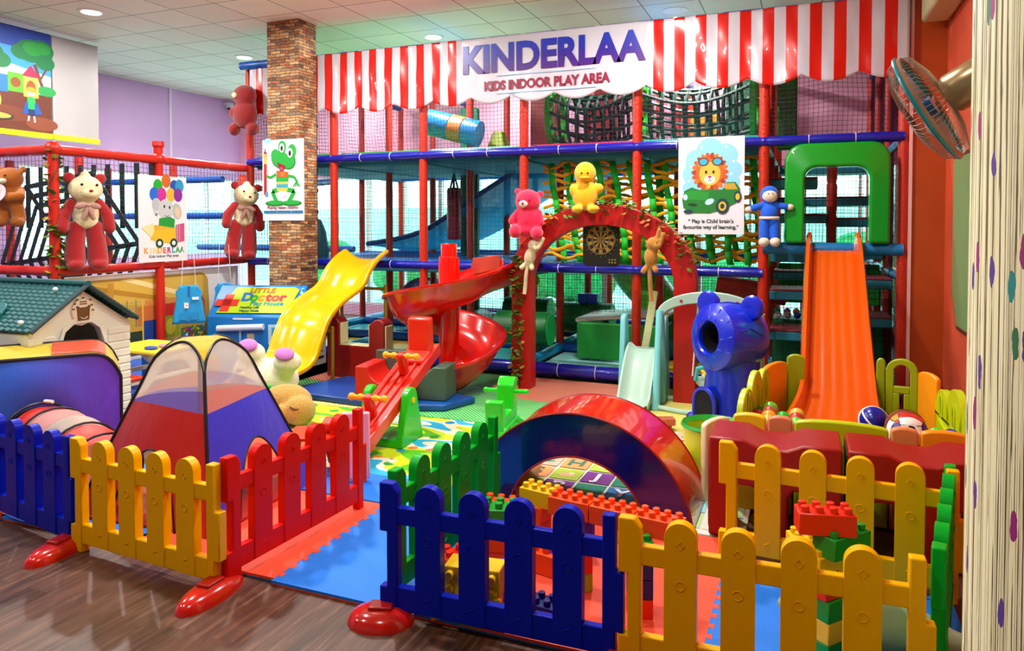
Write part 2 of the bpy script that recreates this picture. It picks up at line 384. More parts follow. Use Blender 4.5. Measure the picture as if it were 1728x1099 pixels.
# camera on the left wall, small wall box at the right
r_ = thing('security_camera', 'small white security camera high on the lilac wall', 'camera', (XL+.0, 10.83, 3.9))
MB().bb(0, .1, -.05, .05, -.02, .04).build('bracket', mat('#e8e8ec', .4), r_, bevel=.01); MB().ell((.13, 0, -.05), .06).build('dome', mat('#20242c', .15), r_); MB().cyl((.13, 0, -.06), (.13, 0, .03), .065).build('housing', mat('#e8e8ec', .4), r_)
q = MB().bb(.9, XR, 6.3, 7.2, 3.38, 3.68); o = q.build('wall_air_conditioner', mat('#c9c79a', .4), bevel=.03)
tag(o, 'pale box of a wall air conditioner at the top of the salmon wall', 'air conditioner')
# green glass mirror on right wall
r_ = thing('wall_mirror', 'tall greenish mirror with cut corner on the salmon wall', 'mirror', (XR, 6.2, 0))
oct_ = [(-.7, 2.2), (-.7, 1.05), (-.3, .82), (.4, .82), (.62, 1.1), (.62, 2.2)]
MB().prism(oct_, -.02, 0, 'x').build('frame', mat('#5a3020', .4), r_, smooth=False, bevel=.004)
MB().prism([(a*.93, 1.53+(z-1.53)*.95) for a, z in oct_], -.026, -.021, 'x').build('glass', mat('#6cc080', .15, metal=.3), r_, smooth=False)

# ================================================================ MATS ON THE FLOOR
def foam_tile(x0, x1, y0, y1, h, label, z=0.0, edge='#c8502c', th=.022, teeth=(1, 1)):
    n = 12; pts = []
    def side(a, b_, k):
        out = []
        if not k: return [a]
        dx, dy = b_[0]-a[0], b_[1]-a[1]; l = math.hypot(dx, dy); nx, ny = dy/l*.022, -dx/l*.022; c = int(l/.08)
        for i in range(c):
            for f, o_ in ((0, 0), (.35, 0), (.25, 1), (.75, 1), (.65, 0)):
                out.append((a[0]+dx*(i+f)/c+nx*o_, a[1]+dy*(i+f)/c+ny*o_))
        return out
    z += .0015*(1 if max(teeth) else 0)
    pts += side((x0, y0), (x1, y0), 0); pts += side((x1, y0), (x1, y1), teeth[0]); pts += side((x1, y1), (x0, y1), teeth[1]); pts += side((x0, y1), (x0, y0), 0)
    q = MB().prism(pts, z+.001, z+th*.45, 'z'); q.k = 1; q.prism(pts, z+th*.45, z+th, 'z')
    return tag(q.build('foam_tile', [mat(edge, .7), mat(h, .62, bump=.12, bscale=90, var=.05)], smooth=False), label, 'foam mat', 'interlocking foam tiles')
SAL = '#f0604a'; FB = '#0a78e8'
foam_tile(-5.1, -4.15, 2.62, 3.58, SAL, 'salmon foam tile under the left end of the blue picket fence', edge='#2060c0')
foam_tile(-4.15, -3.2, 2.65, 3.6, FB, 'blue foam tile under the red and white play tunnel')
foam_tile(-3.2, -2.25, 2.65, 3.6, SAL, 'salmon foam tile along the red picket fence', edge='#2878b8', teeth=(1, 0))
foam_tile(-2.25, -1.3, 2.63, 3.6, FB, 'blue foam tile in the gap between the two fences', teeth=(0, 0))
foam_tile(-1.3, -.35, 2.63, 3.6, SAL, 'salmon foam tile under the heap of toy bricks', edge='#2878b8')
foam_tile(-.35, .6, 2.63, 3.6, FB, 'blue foam tile under the tall toy brick tower', teeth=(0, 0))
foam_tile(-4.15, -3.2, 3.62, 4.55, SAL, 'salmon foam tile behind the pop-up tent', teeth=(1, 0))
foam_tile(-3.2, -2.27, 3.62, 4.02, FB, 'narrow blue foam tile beside the picture mat', teeth=(0, 0))
foam_tile(-2.25, -1.74, 3.61, 4.02, '#10a0e8', 'pale blue foam strip beside the far end of the green fence', teeth=(0, 0))
foam_tile(-1.3, -.35, 3.62, 3.86, SAL, 'salmon foam strip in front of the arch tunnel', teeth=(0, 0))
# blue carpet under play house and toys on the left
tag(MB().bb(-8.6, -4.9, 4.3, 7.25, .001, .012).build('carpet', mat('#1848a8', .8, var=.2, bscale=30), smooth=False), 'blue carpet mat beneath the picnic table and the play house', 'mat')
# printed play mat: green hills, rivers and roads
m, t, b = nodes_mat('printed_map', .35)
oc, s = objxyz(t)
n1 = N(t, 'TexNoise', Scale=.9, Detail=1); L(t, comb(t, mth(t, 'MULTIPLY', s.outputs['X'], 1.1), mth(t, 'MULTIPLY', s.outputs['Y'], 2.5), 4), n1.inputs['Vector'])
c = ramp(t, n1.outputs[0], [(0, '#f4ecd0'), (.36, '#28b8e8'), (.41, '#f4ecd0'), (.44, '#c4dc20'), (.5, '#58b818'), (.56, '#b8e028'), (.62, '#f0ecc0'), (.66, '#30b0e0')], True)
vo = N(t, 'TexVoronoi', Scale=7.5, Randomness=1); L(t, oc, vo.inputs['Vector']); sp = N(t, 'SeparateColor'); L(t, vo.outputs['Color'], sp.inputs[0])
c = mix(t, mth(t, 'MULTIPLY', mth(t, 'LESS_THAN', vo.outputs['Distance'], .32), mth(t, 'GREATER_THAN', sp.outputs[1], .45)), c, ramp(t, sp.outputs[0], [(0, '#e87840'), (.25, '#2c9c40'), (.5, '#f0d040'), (.65, '#2890c8'), (.8, '#f4f0e0')], True))
L(t, c, b.inputs['Base Color'])
tag(MB().bb(-4.45, -1.78, 4.04, 5.42, .001, .014).build('printed_play_mat', m, smooth=False, bevel=.004), 'shiny printed play mat of green hills and blue rivers under the seesaw', 'play mat')
# alphabet mat
am = thing('alphabet_mat', 'white alphabet mat with coloured letter squares seen through the arch', 'play mat', (-1.78, 3.9, 0))
MB().bb(0, 1.5, 0, 1.85, .001, .014).build('base', mat('#eef0e4', .4), am, smooth=False, bevel=.004)
cols = ['#7a2c90', '#f0a890', '#98d8e0', '#148c70', '#f0b080', '#c0e0a0', '#2878c0', '#b0c850', '#e8e8d8', '#40a830']
lets = 'WKVMPYRSJCDHATBE'; q = Art(); li = 0; words = []
for r_i in range(8):
    for c_i in range(7):
        h = cols[(c_i*3+r_i*7) % 10]; u = .05+c_i*.205; v_ = .06+r_i*.22
        q.rect(u, v_, u+.19, v_+.2, h)
        if (c_i+r_i) % 2 == 0: words.append((lets[li % 16], u+.095, v_+.1, h)); li += 1
        else:
            q.disc(u+.095, v_+.09, .055, cols[(c_i+r_i*3+4) % 10], .03); q.disc(u+.12, v_+.12, .02, cols[(c_i*2+r_i+1) % 10])
o = q.build('printed_squares', am); o.rotation_euler = (R(-90), 0, 0); o.scale = (1, 1, 1); o.location = (0, 0, .0135)
for ch, u, v_, h in words: text(am, 'letter', ch, .17, flat('#f4f0ff' if h in ('#7a2c90', '#148c70', '#2878c0', '#40a830') else '#3a6a58'), (u, v_, .0225), (0, 0, 0), .0004, .004)
# ribbed green and red mats before the frame
m, t, b = nodes_mat('ribbed_mat', .5)
oc, s = objxyz(t)
wv = N(t, 'TexWave', Scale=16, Distortion=0, wave_type='BANDS', bands_direction='DIAGONAL'); L(t, oc, wv.inputs['Vector'])
def circ(cx, cy, rx, ry): return mth(t, 'LESS_THAN', mth(t, 'ADD', mth(t, 'POWER', mth(t, 'DIVIDE', mth(t, 'ABSOLUTE', mth(t, 'SUBTRACT', s.outputs['X'], cx)), rx), 2), mth(t, 'POWER', mth(t, 'DIVIDE', mth(t, 'ABSOLUTE', mth(t, 'SUBTRACT', s.outputs['Y'], cy)), ry), 2)), 1)
msk = mth(t, 'MAXIMUM', circ(-2.2, 6.9, .75, .62), circ(-4.5, 6.75, .8, .5))
c = mix(t, msk, '#10a83c', '#d03428')
c = mix(t, mth(t, 'GREATER_THAN', s.outputs['X'], -1.42), c, '#d8c838')
c = mix(t, mth(t, 'LESS_THAN', s.outputs['Y'], 5.75), c, mix(t, mth(t, 'LESS_THAN', s.outputs['X'], -3.2), '#20b850', '#e0d060'))
L(t, mix(t, ramp(t, wv.outputs[0], [(.25, (.5, .5, .5, 1)), (.5, (0, 0, 0, 1))]), c, '#d0ecc0'), b.inputs['Base Color'])
bp = N(t, 'Bump', Strength=.4, Distance=.01); L(t, wv.outputs[0], bp.inputs['Height']); L(t, bp.outputs[0], b.inputs['Normal'])
tag(MB().bb(-5.3, .2, 5.44, 7.24, .001, .012).build('ribbed_floor_mat', m, smooth=False), 'ribbed green and red floor mat in front of the playground frame', 'floor mat')
# ================================================================ INDOOR PLAYGROUND FRAME
PX_ = [-6.55, -5.28, -4.06, -2.83, -1.6, -.38, .80]
YF = 7.35; YS = [7.35, 8.6, 9.85, 11.05]; Z1, Z2, Z3 = 1.18, 2.43, 3.64
POST = mat('#c0280f', .42, bump=.5, bscale=40); POSTD = mat('#b42c1c', .5); BEAM = mat('#10189c', .3, coat=.4); BEAML = mat('#1458b4', .35); TIE = flat('#c8c8e0')
TEAL = mat('#147c90', .6); NET = mat('#3a1840', .8); NETG = mat('#123028', .8)
pf = thing('indoor_playground', 'tall indoor playground frame of red posts, blue padded beams and netting', 'play structure', (0, 0, 0))
for j, y in enumerate(YS):
    for i, x in enumerate(PX_):
        if j == 0 and i == 0: zt = Z3
        else: zt = Z3
        q = MB()
        if j == 0:
            q.tube([(x, y, .0)]+[(x, y, z) for z in [k*.3+.02 for k in range(1, 12)]]+[(x, y, zt)], .048, 12)
            for k in range(13):
                z = .15+k*.27
                if z < zt-.05: q.tube([(x-.05, y-.0, z), (x, y-.052, z+.004), (x+.05, y, z), (x, y+.052, z)], .004, 5, closed=True)
        else: q.cyl((x, y, .0), (x, y, zt), .048, n=10)
        q.build('post', POST if j == 0 else (POSTD if j < 3 else mat('#d83c20', .5)), pf)
def beam(p0, p1, m, r=.046, ties=True, name='beam', par=None):
    p0 = Vector(p0); p1 = Vector(p1); q = MB(); n = max(2, int((p1-p0).length/.31)); pts = []; rs = []
    for i in range(n):
        for f, k in ((.02, .93), (.1, 1.03), (.5, 1.04), (.9, 1.03), (.98, .93)):
            pts.append(p0.lerp(p1, (i+f)/n)); rs.append(r*k)
    q.tube([p0]+pts+[p1], [r]+rs+[r], 12)
    if ties:
        q.k = 1; d = (p1-p0).normalized()
        for i in range(1, n): c = p0.lerp(p1, i/n); q.cyl(c-d*.004, c+d*.004, r*1.06, n=12)
    return q.build(name, [m, TIE], par or pf)
for i in range(6):
    x0, x1 = PX_[i], PX_[i+1]
    for z in (Z2, Z3) + ((Z1,) if i < 5 else ()): beam((x0, YF-.03, z), (x1, YF-.03, z), BEAM)
    beam((x0, YF-.03, .1), (x1, YF-.03, .1), BEAM, .07, name='floor_beam')
    for z in (Z1, Z2):
        beam((x0, YS[3], z), (x1, YS[3], z), BEAML, .045, False, 'rear_beam')
        if i in (0, 1, 2): beam((x0, YS[2], z), (x1, YS[2], z), BEAML, .045, False, 'rear_beam')
# beams running front to back at each post line
for i, x in enumerate(PX_):
    for z in (Z1-.02, Z2-.02, Z3): 
        if i == 5 and z < 2: continue
        beam((x, YF, z), (x, YS[3], z), mat('#1458a0', .4), .04, False, 'side_beam')
# padded decks
DK = {0: '#28a048', 1: '#28a048', 2: '#98d8c0', 3: '#c02860', 4: '#30a8a0', 5: '#18788c'}
for i in range(6):
    x0, x1 = PX_[i]+.05, PX_[i+1]-.05
    q = MB().bb(x0, x1, YF+.06, YS[2]-.05, Z2-.09, Z2+.03); q.k = 1; q.bb(x0, x1, YF+.06, YS[2]-.05, Z2+.03, Z2+.075)
    if i < 5: q.build('upper_deck', [TEAL, mat(DK[i], .6)], pf, bevel=.01)
    if i < 3:
        q = MB().bb(x0, x1, YF+.5, YS[2]-.1, Z1-.12, Z1-.02); q.k = 1; q.bb(x0, x1, YF+.5, YS[2]-.1, Z1-.02, Z1+.02)
        q.build('middle_deck', [mat('#14607c', .5), mat('#1c6cc8', .6)], pf, bevel=.01)
# floor compartments: blue padded dividers and coloured cushions
FC = [('#e8c830', '#38b8c8', '#1c6cc0'), ('#d8b048', '#60d0c0', '#1878b8'), ('#58ccc8', '#c89838', '#48b8b0'), ('#98e0dc', '#58c8b8', '#c03838'), ('#c8a028', '#2878b0', '#30a0a8'), ('#40b8c8', '#c83860', '#e8e0d0')]
for i in range(6):
    for j in range(3):
        q = MB().bb(PX_[i]+.06, PX_[i+1]-.06, YS[j]+.06, YS[j+1]-.06, .0, .07)
        q.build('floor_cushion', mat(FC[i][j], .35), pf, bevel=.015)
        if i < 6: beam((PX_[i], YS[j+1], .12), (PX_[i+1], YS[j+1], .12), mat('#1048a0', .35), .06, False, 'floor_divider')
for x in PX_: beam((x, YF, .12), (x, YS[3], .12), mat('#1890c8', .35), .06, False, 'floor_divider')
# nets
def net(par, o, u, v, W, H, cell=.045, r=.0021, m=None, sag=.01, seed=1, name='net'):
    rn = random.Random(seed); q = MB(); o = Vector(o); u = Vector(u); v = Vector(v); w_ = u.cross(v)
    nu = max(2, round(W/cell)); nv = max(2, round(H/cell)); S = 4; ph = rn.uniform(0, 6)
    def P(a, b): return o+u*(a*W)+v*(b*H)+w_*(sag*math.sin(PI*a)*math.sin(PI*b)*2)+u*(sag*.5*math.sin(b*9+ph+a*3)*math.sin(PI*b))+v*(sag*.6*math.sin(a*8+ph)*math.sin(PI*b))
    for i in range(nu+1): q.tube([P(i/nu, k/S) for k in range(S+1)], r, 3, cap=False)
    for i in range(nv+1): q.tube([P(k/S, i/nv) for k in range(S+1)], r, 3, cap=False)
    return q.build(name, m or NET, par, smooth=False)
for i in range(6):
    x0, x1 = PX_[i]+.05, PX_[i+1]-.05
    net(pf, (x0, YF+.02, Z2+.04), (1, 0, 0), (0, 0, 1), x1-x0, Z3-Z2-.08, .042, .0021, seed=i, sag=.03)
    if i < 3: net(pf, (x0, YF+.02, Z1+.04), (1, 0, 0), (0, 0, 1), x1-x0, Z2-Z1-.14, .05, .0017, NETG, seed=i+9)
    net(pf, (x0, YS[3]-.05, .2), (1, 0, 0), (0, 0, 1), x1-x0, Z1-.3, .045, .0034, NETG, seed=i+19)
    net(pf, (x0, YS[3]-.05, Z1+.04), (1, 0, 0), (0, 0, 1), x1-x0, Z2-Z1-.1, .045, .0034, NETG, seed=i+29)
    if i in (1, 2, 3, 4): net(pf, (x0, YS[1]+.0, .2), (1, 0, 0), (0, 0, 1), x1-x0, Z1-.3, .055, .002, NETG, seed=i+39)
for k, x in enumerate((PX_[0], PX_[6])):
    for z0, z1 in ((.2, Z1-.05), (Z1+.05, Z2-.05), (Z2+.05, Z3-.05)): net(pf, (x, YF+.05, z0), (0, 1, 0), (0, 0, 1), 3.6, z1-z0, .05, .0022, seed=k+50)
# rope wall between the middle and the upper beam
STRAP = mat('#18b828', .6); ROPE = mat('#eca818', .8, bump=.6, bscale=80)
def rope_wall(x0, x1, y, z0, z1, ns, nr, lean, seed):
    rn = random.Random(seed)
    for i in range(ns):
        x = x0+(i+.5)*(x1-x0)/ns; q = MB()
        pts = [(x+lean*(1-k/8)+.012*math.sin(k*1.7+i), y-.02+.015*math.sin(k+i), z0+(z1-z0)*k/8) for k in range(9)]
        for a, b_ in zip(pts[:-1], pts[1:]): q.add([(a[0]-.034, a[1], a[2]), (a[0]+.034, a[1], a[2]), (b_[0]+.034, b_[1], b_[2]), (b_[0]-.034, b_[1], b_[2])], [(0, 1, 2, 3)])
        q.build('green_strap', STRAP, pf, solid=.006)
    for j in range(nr):
        z = z0+(j+.7)*(z1-z0)/nr; pts = [(x0+(x1-x0)*k/40, y+.012*math.sin(k*1.3), z+.028*math.sin(k*.95+j*2)+rn.uniform(-.01, .01)) for k in range(41)]
        MB().tube(pts, .021, 6).build('climbing_rope', ROPE, pf)
rope_wall(-2.75, -.42, 7.75, Z1+.05, Z2-.1, 13, 12, .16, 1)
rope_wall(-2.75, -.42, 8.35, Z1+.05, Z2-.1, 9, 7, .1, 2)
beam((-2.83, 7.75, Z1-.02), (-.38, 7.75, Z1-.02), mat('#182060', .4), .05, False, 'rope_beam')
# cargo net tunnel with green end discs on the upper deck
GD = mat('#14a020', .4); CN = mat('#084838', .6)
TC = (8.15, 2.90)
for x in (-2.72, -1.72, -.52):
    q = MB(); n = 36; vs = []
    prof = [(-.03, .4), (.03, .4), (.03, .24), (-.03, .24)]
    q.grid(lambda u, v: (x+prof[round(v*3) % 4][0], TC[0]+prof[round(v*3) % 4][1]*math.cos(2*PI*u)*.95, TC[1]+prof[round(v*3) % 4][1]*math.sin(2*PI*u)*1.02), 40, 4, cu=True, cv=False)
    q.build('tunnel_disc', GD, pf, bevel=.006, ang=60)
for x0, x1 in ((-2.69, -1.75), (-1.69, -.55)):
    q = MB()
    def sagz(f): return -.13*math.sin(PI*f)
    for k in range(14):
        a = 2*PI*k/14
        pts = [(x0+(x1-x0)*f/8, TC[0]+.37*math.cos(a), TC[1]+.37*math.sin(a)*(1-.12*math.sin(PI*f/8))+sagz(f/8)) for f in range(9)]
        q.tube(pts, .02, 5)
    for k in range(1, 9):
        f = k/9; pts = [(x0+(x1-x0)*f, TC[0]+.37*math.cos(2*PI*u/20), TC[1]+.37*math.sin(2*PI*u/20)*(1-.12*math.sin(PI*f))+sagz(f)) for u in range(20)]
        q.tube(pts, .022, 5, closed=True)
    q.build('cargo_net', CN, pf)
q = MB().bb(-2.0, -1.75, 8.9, 9.0, Z2+.1, 3.15).bb(-1.3, -.95, 8.9, 9.0, Z2+.1, 2.95); q.build('climbing_pad', mat('#a87418', .5), pf, bevel=.03)
MB().bb(-2.6, -2.3, 9.3, 9.4, Z2, 3.5).build('panel', mat('#7c2420', .5), pf); MB().bb(-3.45, -3.1, 9.2, 9.3, Z2, 3.5).build('panel', mat('#6c2020', .5), pf)
MB().bb(-.95, -.55, 9.5, 9.6, Z2, 3.6).build('panel', mat('#0c5a3c', .5), pf); MB().bb(-.3, -.1, 8.2, 8.3, Z2, 3.5).build('panel', mat('#0a6a18', .4), pf, bevel=.02)
# blue and orange padded roller
q = MB(); a, b_ = Vector((-4.62, 8.5, 2.99)), Vector((-3.9, 8.55, 2.8)); d = b_-a
q.cyl(a, a+d*.45, .17, n=28); q.cyl(a+d*.7, b_, .17, n=28); q.k = 1; q.cyl(a+d*.45, a+d*.7, .172, n=28)
q.build('padded_roller', [mat('#1068a8', .35), mat('#b87048', .45)], pf, bevel=.01)
MB().box((-3.78, 8.9, 2.66), (.36, .36, .42), taper=.35).build('olive_wedge', mat('#7c8420', .6), pf, bevel=.015)
MB().bb(-4.6, -4.33, 9.4, 9.5, .2, 3.3).build('green_pad', mat('#0a6a50', .45), pf, bevel=.02)
# hanging bags and swing
r_ = thing('punching_bag', 'maroon punching bag hanging inside the playground frame left of the pink bear', 'punching bag', (-4.47, 8.95, 0))
MB().lathe([(.001, 1.43), (.09, 1.44), (.1, 1.47), (.1, 2.1), (.085, 2.14), (.001, 2.15)]).build('bag', mat('#8c1c34', .4), r_)
q = MB()
for k in range(6): q.tube([(.06*math.cos(k), .06*math.sin(k), 2.13), (.0, 0, 2.34)], .012, 5)
q.build('straps', mat('#083c34', .6), r_)
r_ = thing('hanging_cone', 'dark teal cone bag on a knotted rope right beside the stone pillar', 'hanging bag', (-5.72, 7.6, 0))
MB().lathe([(.001, 1.22), (.14, 1.22), (.145, 1.3), (.11, 1.55), (.05, 1.7), (.001, 1.72)], n=20).build('bag', mat('#1c4c5c', .5), r_)
q = MB().tube([(0, 0, 1.7), (0, 0, 3.6)], .008, 6)
for k in range(7): q.ell((0, 0, 1.8+k*.27), (.02, .02, .03), nu=8, nv=6)
q.build('knotted_rope', mat('#101820', .7), r_)
# turquoise cloth slide inside
def sheet(par, name, pts0, pts1, m, thick=.01, k=6, n=8, sag=0, tagd=None):
    A = smoothpath(pts0, k); B = smoothpath(pts1, k); q = MB()
    def fn(u, v):
        i = round(u*(len(A)-1)); p = A[i].lerp(B[i], v); p = p.copy(); p.z -= sag*math.sin(PI*v)*math.sin(PI*u); return p
    q.grid(fn, len(A), n); return q.build(name, m, par, solid=thick)
sheet(pf, 'cloth_slide', [(-6.1, 9.3, 1.33), (-5.2, 9.3, 1.5), (-4.4, 9.3, 1.95), (-3.7, 9.3, 2.35), (-3.1, 9.3, 2.38)], [(-6.1, 10.5, 1.25), (-5.2, 10.5, 1.35), (-4.4, 10.5, 1.6), (-3.7, 10.5, 2.0), (-3.1, 10.5, 2.3)], mesh_cloth('#28bce4', .85), sag=.25)
MB().tube(smoothpath([(-6.1, 9.3, 1.35), (-5.2, 9.3, 1.53), (-4.4, 9.3, 1.98), (-3.7, 9.3, 2.38)], 5), .035, 8).build('slide_edge', mat('#104080', .5), pf)
# green funnel slide, foam cylinders, ball pool inside
q = MB(); pts = smoothpath([(-2.2, 9.6, 1.3), (-2.0, 9.3, 1.0), (-1.55, 8.9, .6), (-1.1, 8.7, .3)], 6)
q.tube(pts, [.36-.012*i for i in range(len(pts))], 20, cap=False)
q.build('funnel_slide', mat('#58b018', .3, coat=.3), pf, solid=.02)
q = MB().bb(-2.45, -1.45, 8.05, 8.12, .1, .52).bb(-2.45, -2.38, 8.1, 9.6, .1, .52).bb(-1.5, -1.43, 8.1, 9.6, .1, .52); q.build('ball_pool_wall', mat('#12802c', .5), pf, bevel=.02)
q = MB().box((-1.95, 8.55, .58), (1.1, .8, .05), rotm(0, -6, 0)); q.build('white_tray', mat('#e8ece8', .35), pf, bevel=.015)
for x, y in ((-3.05, 8.0), (-2.62, 9.2), (-3.6, 9.6)):
    q = MB().cyl((x-.35, y, .42), (x+.3, y, .42), .2, n=24); q.k = 1; q.cyl((x-.36, y, .42), (x-.352, y, .42), .19, n=24); q.cyl((x+.302, y, .42), (x+.31, y, .42), .19, n=24)
    q.k = 2; q.bb(x-.1, x+.1, y-.19, y+.19, .07, .3)
    q.build('foam_roller', [mat('#0e6c2c', .45), mat('#2cc060', .45), mat('#a8c8b0', .5)], pf, bevel=.01)
q = MB().bb(-3.9, -3.3, 8.9, 9.0, .1, .45); q.k = 1
q.build('low_pad', mat('#b8d8c8', .5), pf, bevel=.02)
MB().lathe([(.06, 0), (.1, -.02), (.12, 0), (.1, .02), (.06, 0)], (-3.62, 9.7, .85), m=rotm(90, 0, 0)).build('number_ring', mat('#f0c020', .4), pf)
for k, (x, h) in enumerate(((-4.9, '#105ca0'), (-4.3, '#0c5c40'))):
    q = MB(); pr = arcpts(0, 0, .34, 0, 180, 16)+arcpts(0, 0, .22, 180, 0, 16)
    q.prism(pr, 0, .35, 'y'); q.build('foam_arch', mat(h, .45), pf, loc=(x, 9.1, .1), bevel=.01)
q = MB(); q.grid(lambda u, v: (-5.55+.5*math.cos(PI*u), 10.0+.8*v, .2+.6*math.sin(PI*u)), 16, 4); q.build('pink_tunnel', mat('#a86078', .6), pf, solid=.03)
q = MB().cyl((-.95, 8.6, .95), (-.2, 8.7, .85), .12, n=20); q.build('pink_roller', mat('#b84848', .5), pf, bevel=.01)
# right hand bay: climbing shelves and ball bin behind the orange slide
SH = mat('#1c7088', .55); SHT = mat('#8c3c40', .6)
for j, (x0, x1, y, z) in enumerate([(-.33, .0, 7.6, .95), (-.33, .0, 7.6, 1.32), (-.33, .3, 8.5, 1.08), (-.33, .0, 7.6, .55), (.45, .75, 7.6, .72), (.4, .75, 7.6, 1.08), (.3, .75, 8.5, 1.32), (.45, .75, 8.4, .48),
                                 (-.33, .75, 9.0, 1.9), (.2, .75, 8.6, 1.66), (-.33, .1, 7.7, 2.05), (-.3, .75, 9.2, 2.28), (-.33, .2, 8.4, 1.7)]):
    q = MB().bb(x0, x1, y, y+.5, z-.045, z+.04); q.k = 1; q.bb(x0, x1, y, y+.5, z+.041, z+.06)
    q.build('climbing_shelf', [SH, SHT], pf, bevel=.012)
beam((-.38, YF-.03, 1.42), (.8, YF-.03, 1.42), mat('#1c78b8', .35), .055, True, 'slide_beam')
beam((.25, 8.6, 0.1), (.25, 8.6, Z2), POSTD, .05, False, 'post')
for x0, x1 in ((-.3, .0), (.48, .75)):
    MB().bb(x0, x1, 8.9, 8.98, .75, 1.2).build('green_net_panel', mat('#10a830', .6), pf, bevel=.01)
MB().bb(-.33, .75, 8.3, 8.38, .1, .62).build('ball_bin_wall', mat('#0c5c30', .5), pf, bevel=.015)
net(pf, (-.33, 7.9, .2), (1, 0, 0), (0, 0, 1), 1.08, 2.1, .06, .0022, NETG, seed=77)
rn = random.Random(5)
BC = ['#e8e0e8', '#f0a8b8', '#3850c0', '#e8e8e0', '#28a890', '#b868c0', '#f0b060']
bn = 0
for k in range(22):
    q = MB().ell((0, 0, 0), .038, nu=14, nv=9); x = -.28+(k % 11)*.097; y = 8.44+.08*(k//11)
    q.build('ball', mat(BC[k % 7], .3), loc=(x+rn.uniform(-.01, .01), y, .66+.03*(k//11)))
    o = bpy.context.scene.collection.objects[-1]
    tag(o, 'small pale or bright plastic ball in the dark green bin behind the orange slide', 'ball', 'balls in the bin behind the orange slide')
MB().bb(-.33, .75, 8.38, 8.8, .3, .62).build('ball_bin_base', mat('#0c5c30', .5), pf)

# ================================================================ RED RAIL FRAME ON THE LEFT
lf = thing('side_playground', 'lower playground frame with red rails and netting running forward on the left', 'play structure')
XA, YA = -6.57, 4.75
RP = mat('#c8200c', .4, coat=.2); RD = mat('#8c1410', .45)
for x, y, z in ((XA, YA, 2.42), (XA, 5.95, 2.48), (-7.8, YA, 2.42), (-9.0, YA, 2.42), (-7.8, 5.95, 2.42), (-9.0, 5.95, 2.42), (-7.8, 7.3, 2.42), (-9.0, 7.3, 2.42)):
    q = MB().cyl((x, y, 0), (x, y, z), .048, n=14)
    if x == XA: q.ell((x, y, 2.36), (.075, .075, .07), nu=16, nv=10)
    if y == 5.95 and x == XA: q.lathe([(.001, 2.55), (.06, 2.55), (.065, 2.5), (.05, 2.48)], (x, y, 0))
    q.build('post', RP if x == XA else POSTD, lf)
for z in (2.35, 1.2):
    beam((XA, YA, z), (XA, YF-.06, z), RP if z > 2 else mat('#b01810', .4), .045, False, 'rail', lf); beam((XA, YA, z), (-10.1, YA, z), RP, .045, False, 'rail', lf)
beam((XA, YF-.12, 3.62), (-5.9, YF-.12, 3.62), BEAML, .05, False, 'rail', lf)
for z in (2.2, 1.75): beam((-9.6, 7.0, z), (XA-.1, 7.0, z), BEAML, .04, False, 'rear_rail', lf)
beam((-9.6, 10.9, 2.3), (XA-.1, 9.3, 2.3), mat('#0c3c74', .4), .05, False, 'rear_rail', lf); beam((-9.9, 9.8, 1.25), (XA-.1, 9.8, 1.25), BEAML, .05, False, 'rear_rail', lf)
beam((-8, 8.8, 1.5), (-8, 8.8, 2.4), mat('#e04828', .4), .06, False, 'red_pad', lf)
net(lf, (XA, YA+.05, 1.24), (0, 1, 0), (0, 0, 1), YF-YA-.1, 1.06, .05, .0022, sag=.01, seed=4)
net(lf, (XA-.05, YA, 1.24), (-1, 0, 0), (0, 0, 1), 2.2, 1.06, .05, .0022, sag=.01, seed=5)
net(lf, (-9.6, 8.6, 1.2), (1, 0, 0), (0, 0, 1), 3, 1.2, .05, .0022, sag=.02, seed=6)
# spider web of dark green webbing strips
q = MB(); WB = mat('#06302a', .6)
def strip(a, b_, wd=.028):
    a = Vector(a); b_ = Vector(b_); d = (b_-a).normalized(); s_ = d.cross(Vector((0, 1, 0))).normalized()*wd
    q.add([a-s_, a+s_, b_+s_, b_-s_], [(0, 1, 2, 3)])
cx, cz = -7.75, 1.3
for ring in range(1, 8):
    rr_ = ring*.14; P = [(cx+rr_*1.15*math.cos(R(60*k+8)), 5.75, cz+rr_*math.sin(R(60*k+8))) for k in range(7)]
    for a, b_ in zip(P[:-1], P[1:]): strip(a, b_)
for k in range(6): strip((cx, 5.76, cz), (cx+1.1*math.cos(R(60*k+8)), 5.76, cz+1.0*math.sin(R(60*k+8))))
q.build('webbing_net', WB, lf, solid=.008, smooth=False)
q = MB()
for k in range(10): strip((-8.6+k*.22, 5.9, 1.6), (-8.6+k*.22, 5.9, 2.32), .035)
q.build('webbing_strips', WB, lf, solid=.008, smooth=False)
# picture board below the rail
pb = thing('picture_board', 'white board with a rounded picture of a play hall, under the red rail', 'picture board', (XA-.06, 4.9, 0), R(90))
q = MB(); W_, z0, z1 = 2.3, .2, 1.13
out = [(0, z0), (W_, z0), (W_, z1), (0, z1)]
q.prism(out, 0, .03, 'y'); q.build('board', mat('#e8e8ec', .4), pb, smooth=False, bevel=.006)
a = Art()
rc = [(.06, .3), (1.75, .3)]+arcpts(1.75, .38, .08, -90, 0, 6)+arcpts(1.68, .96, .12, 0, 90, 6)+arcpts(.14, .98, .1, 90, 180, 6)
def clip(u0, v0, u1, v1, h): a.rect(max(u0, .08), max(v0, .31), min(u1, 1.78), min(v1, 1.06), h)
a.poly(rc, '#c8a860')
a.poly([(.1, .85), (1.72, .7), (1.72, 1.05), (.12, 1.06)], '#e0c070'); a.poly([(.1, 1.0), (1.2, .78), (1.2, .83), (.1, 1.06)], '#b88c40'); a.poly([(.6, 1.06), (1.5, .8), (1.55, .84), (.75, 1.07)], '#f0dc98')
